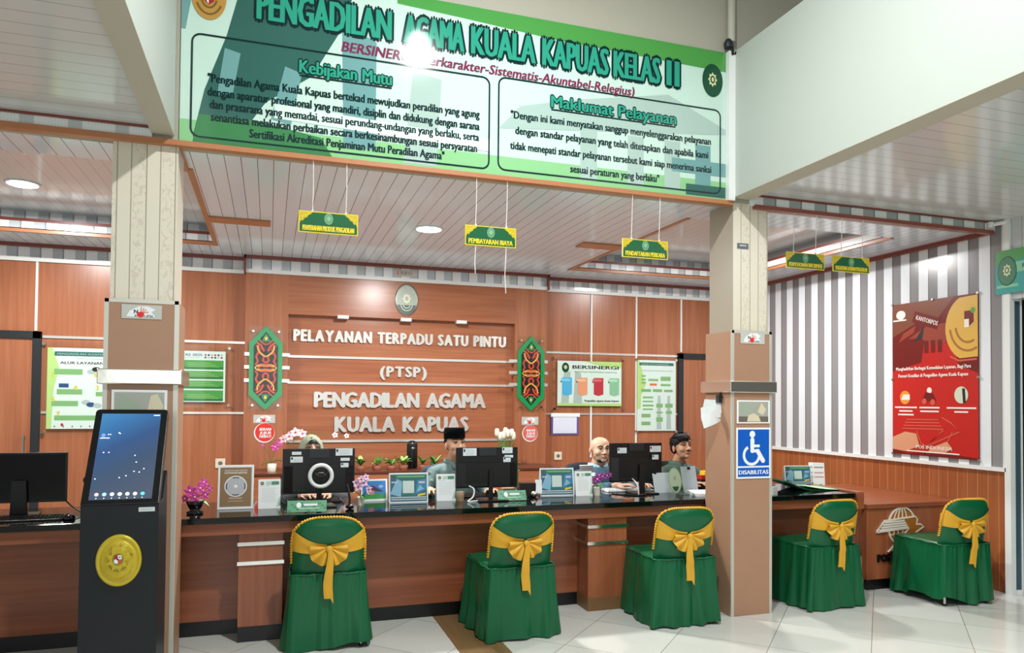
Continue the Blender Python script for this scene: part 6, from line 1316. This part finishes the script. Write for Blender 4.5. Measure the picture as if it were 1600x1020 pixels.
t = thing('loudspeaker', 'black desk speaker standing behind the kiosk screen', 'speaker', (-0.93, 5.74, ZT)); q = MB(); q.box(-0.06, 0.06, -0.07, 0.07, 0, 0.46, BLACK); q.build('cabinet', t, 0.02)
for z in (0.33, 0.42): q = MB(); q.lathe([(0.035, 0), (0.035, 0.004), (0.01, -0.004)], DARK, n=18); q.v = [(a, -0.071-c, b_+z) for a, b_, c in q.v]; q.build('driver', t)
cable('black cable trailing from the far left monitor', [(-1.3, 5.55, 0.95), (-1.22, 5.5, 0.88), (-1.12, 5.42, 0.838), (-1.06, 5.36, 0.838)], BLACK, 0.005)

# ================================================================== CREDENZA AGAINST THE BACK WALL
t = thing('credenza', 'low wood cabinet along the back wall under the steel letters', 'cabinet', (1.45, 7.98, 0))
q = MB(); q.box(-1.65, 1.65, -0.25, 0.28, 0.06, 0.83, WOODH); q.build('body', t); q = MB(); q.box(-1.67, 1.67, -0.27, 0.29, 0.83, 0.855, M('dark wood top', '#5e3322', 0.3)); q.build('top', t, 0.003); q = MB(); q.box(-1.63, 1.63, -0.22, 0.28, 0, 0.06, KICK); q.build('kickboard', t)
for i in range(6):
    q = MB(); q.box(-1.64+0.547*i+0.004, -1.64+0.547*(i+1)-0.004, -0.268, -0.25, 0.08, 0.82, WOODH); d = q.build('door', t); q = MB(); q.tube([(-1.64+0.547*(i+0.85), -0.285, 0.5), (-1.64+0.547*(i+0.85), -0.285, 0.6)], 0.006, STEEL, 8); q.build('handle', d)
CZ = 0.855
def pot_plant(x, label, seed):
    rnd = random.Random(seed); t = thing('potted_plant', label, 'plant', (x, 7.83, CZ), 0, 'little green plants on the back cabinet')
    q = MB(); q.lathe([(0.04, 0), (0.052, 0.05), (0.045, 0.05), (0.01, 0.045)], M('terracotta', '#8a4a30', 0.6), n=16); q.build('pot', t)
    for i in range(11):
        a = rnd.uniform(0, 2*PI); r = rnd.uniform(0.06, 0.11); q = MB(); leaf(q, (0, 0, 0.045), (r*math.cos(a), r*math.sin(a)*0.6, rnd.uniform(0.06, 0.15)), 0.024, [LEAF, M('spring leaf', '#6fa53a', 0.45), M('pale leaf', '#9cc46a', 0.45)][i % 3]); q.build('leaf', t)
for i, (x, lb) in enumerate(((0.92, 'leftmost little green plant on the back cabinet'), (1.09, 'little green plant second from the left on the back cabinet'), (1.24, 'little green plant in the middle of the row on the back cabinet'), (1.37, 'little green plant just left of the black tower on the back cabinet'), (1.58, 'little green plant just right of the black tower on the back cabinet'), (1.71, 'rightmost little green plant of the row on the back cabinet'))): pot_plant(x, lb, i)
t = thing('air_purifier', 'slim black upright device on the back cabinet', 'device', (1.49, 7.98, CZ)); q = MB(); q.lathe([(0.055, 0), (0.06, 0.02), (0.058, 0.26), (0.05, 0.285), (0.02, 0.30)], BLACK); q.build('body', t); q = MB(); q.ell((0, -0.058, 0.22), (0.02, 0.006, 0.012), STEEL, 12, 8); q.build('badge', t)
t = thing('tulips', 'bunch of white tulips in a vase behind the middle monitor', 'flowers', (2.55, 7.95, CZ))
q = MB(); q.lathe([(0.05, 0), (0.06, 0.06), (0.045, 0.17), (0.05, 0.2), (0.045, 0.2), (0.02, 0.02)], M('glass green vase', '#a9c2a6', 0.15)); q.build('vase', t)
TW = M('white petals', '#efe9d9', 0.5)
for i, (dx, hz_) in enumerate(((-0.10, 0.37), (-0.06, 0.33), (0.0, 0.38), (0.03, 0.36), (0.075, 0.365), (0.10, 0.33), (-0.02, 0.34))):
    q = MB(); q.tube([(dx*0.15, 0, 0.05), (dx*0.7, 0, 0.22), (dx, 0, hz_-0.03)], 0.006, M('tulip green', '#5f8f45', 0.5), 7); st = q.build('stem', t)
    q = MB(); q.ell((dx, 0, hz_+0.01), (0.027, 0.027, 0.045), TW, 12, 8)
    for k in range(3): q.ell((dx+0.012*math.cos(2.1*k+i), 0.012*math.sin(2.1*k+i), hz_+0.022), (0.018, 0.018, 0.042), TW, 10, 8)
    q.build('flower', st)
for i in range(6): q = MB(); leaf(q, (0.02*(i-2.5), 0, 0.1), (0.04*(i-2.5), -0.02, 0.30), 0.014, MATS['tulip green']); q.build('leaf', t)
orchid('orchid_spray', 0.26, 7.95, CZ, 'white and pink orchid spray behind the woman in the headscarf', [(0.05, 0), (0.06, 0.1), (0.05, 0.1), (0.01, 0.09)], (M('blush petals', '#ecd0d0', 0.5, vary=0.2, vscale=30), PKF), [((0, 0, .1), (.12, -.02, .12), .03, LEAF), ((0, 0, .1), (-.12, -.02, .1), .03, LEAF)],
       [((-.06, -.03, .36), .05, (-.2, -1, .2)), ((.0, -.03, .40), .055, (0, -1, .3)), ((.07, -.02, .385), .05, (.2, -1, .3)), ((-.12, -.02, .33), .045, (-.4, -1, 0)), ((.52, -.02, .36), .03, (0, -1, .3)), ((.40, -.02, .37), .035, (0, -1, .3))], [[(0, 0, .1), (-.02, 0, .3), (0, 0, .40), (.25, 0, .38), (.52, 0, .36)], [(0, 0, .1), (-.05, 0, .28), (-.12, 0, .33)]], potc=CRMP)
orchid('orchid_spray', 0.03, 7.95, CZ, 'small magenta orchid sprig left of the left monitor', [(0.04, 0), (0.05, 0.08), (0.04, 0.08), (0.01, 0.07)], (PKF, YEL), [((0, 0, .08), (.1, -.02, .1), .03, LEAF), ((0, 0, .08), (-.1, -.02, .06), .03, LEAF)], [((.03, -.03, .25), .045, (0, -1, .2)), ((.075, -.02, .29), .04, (.2, -1, .3)), ((-.09, -.02, .27), .02, (-.2, -1, .2))], [[(0, 0, .08), (0.02, 0, .2), (.075, 0, .29)], [(0, 0, .08), (-.04, 0, .2), (-.09, 0, .27)]], potc=CRMP)
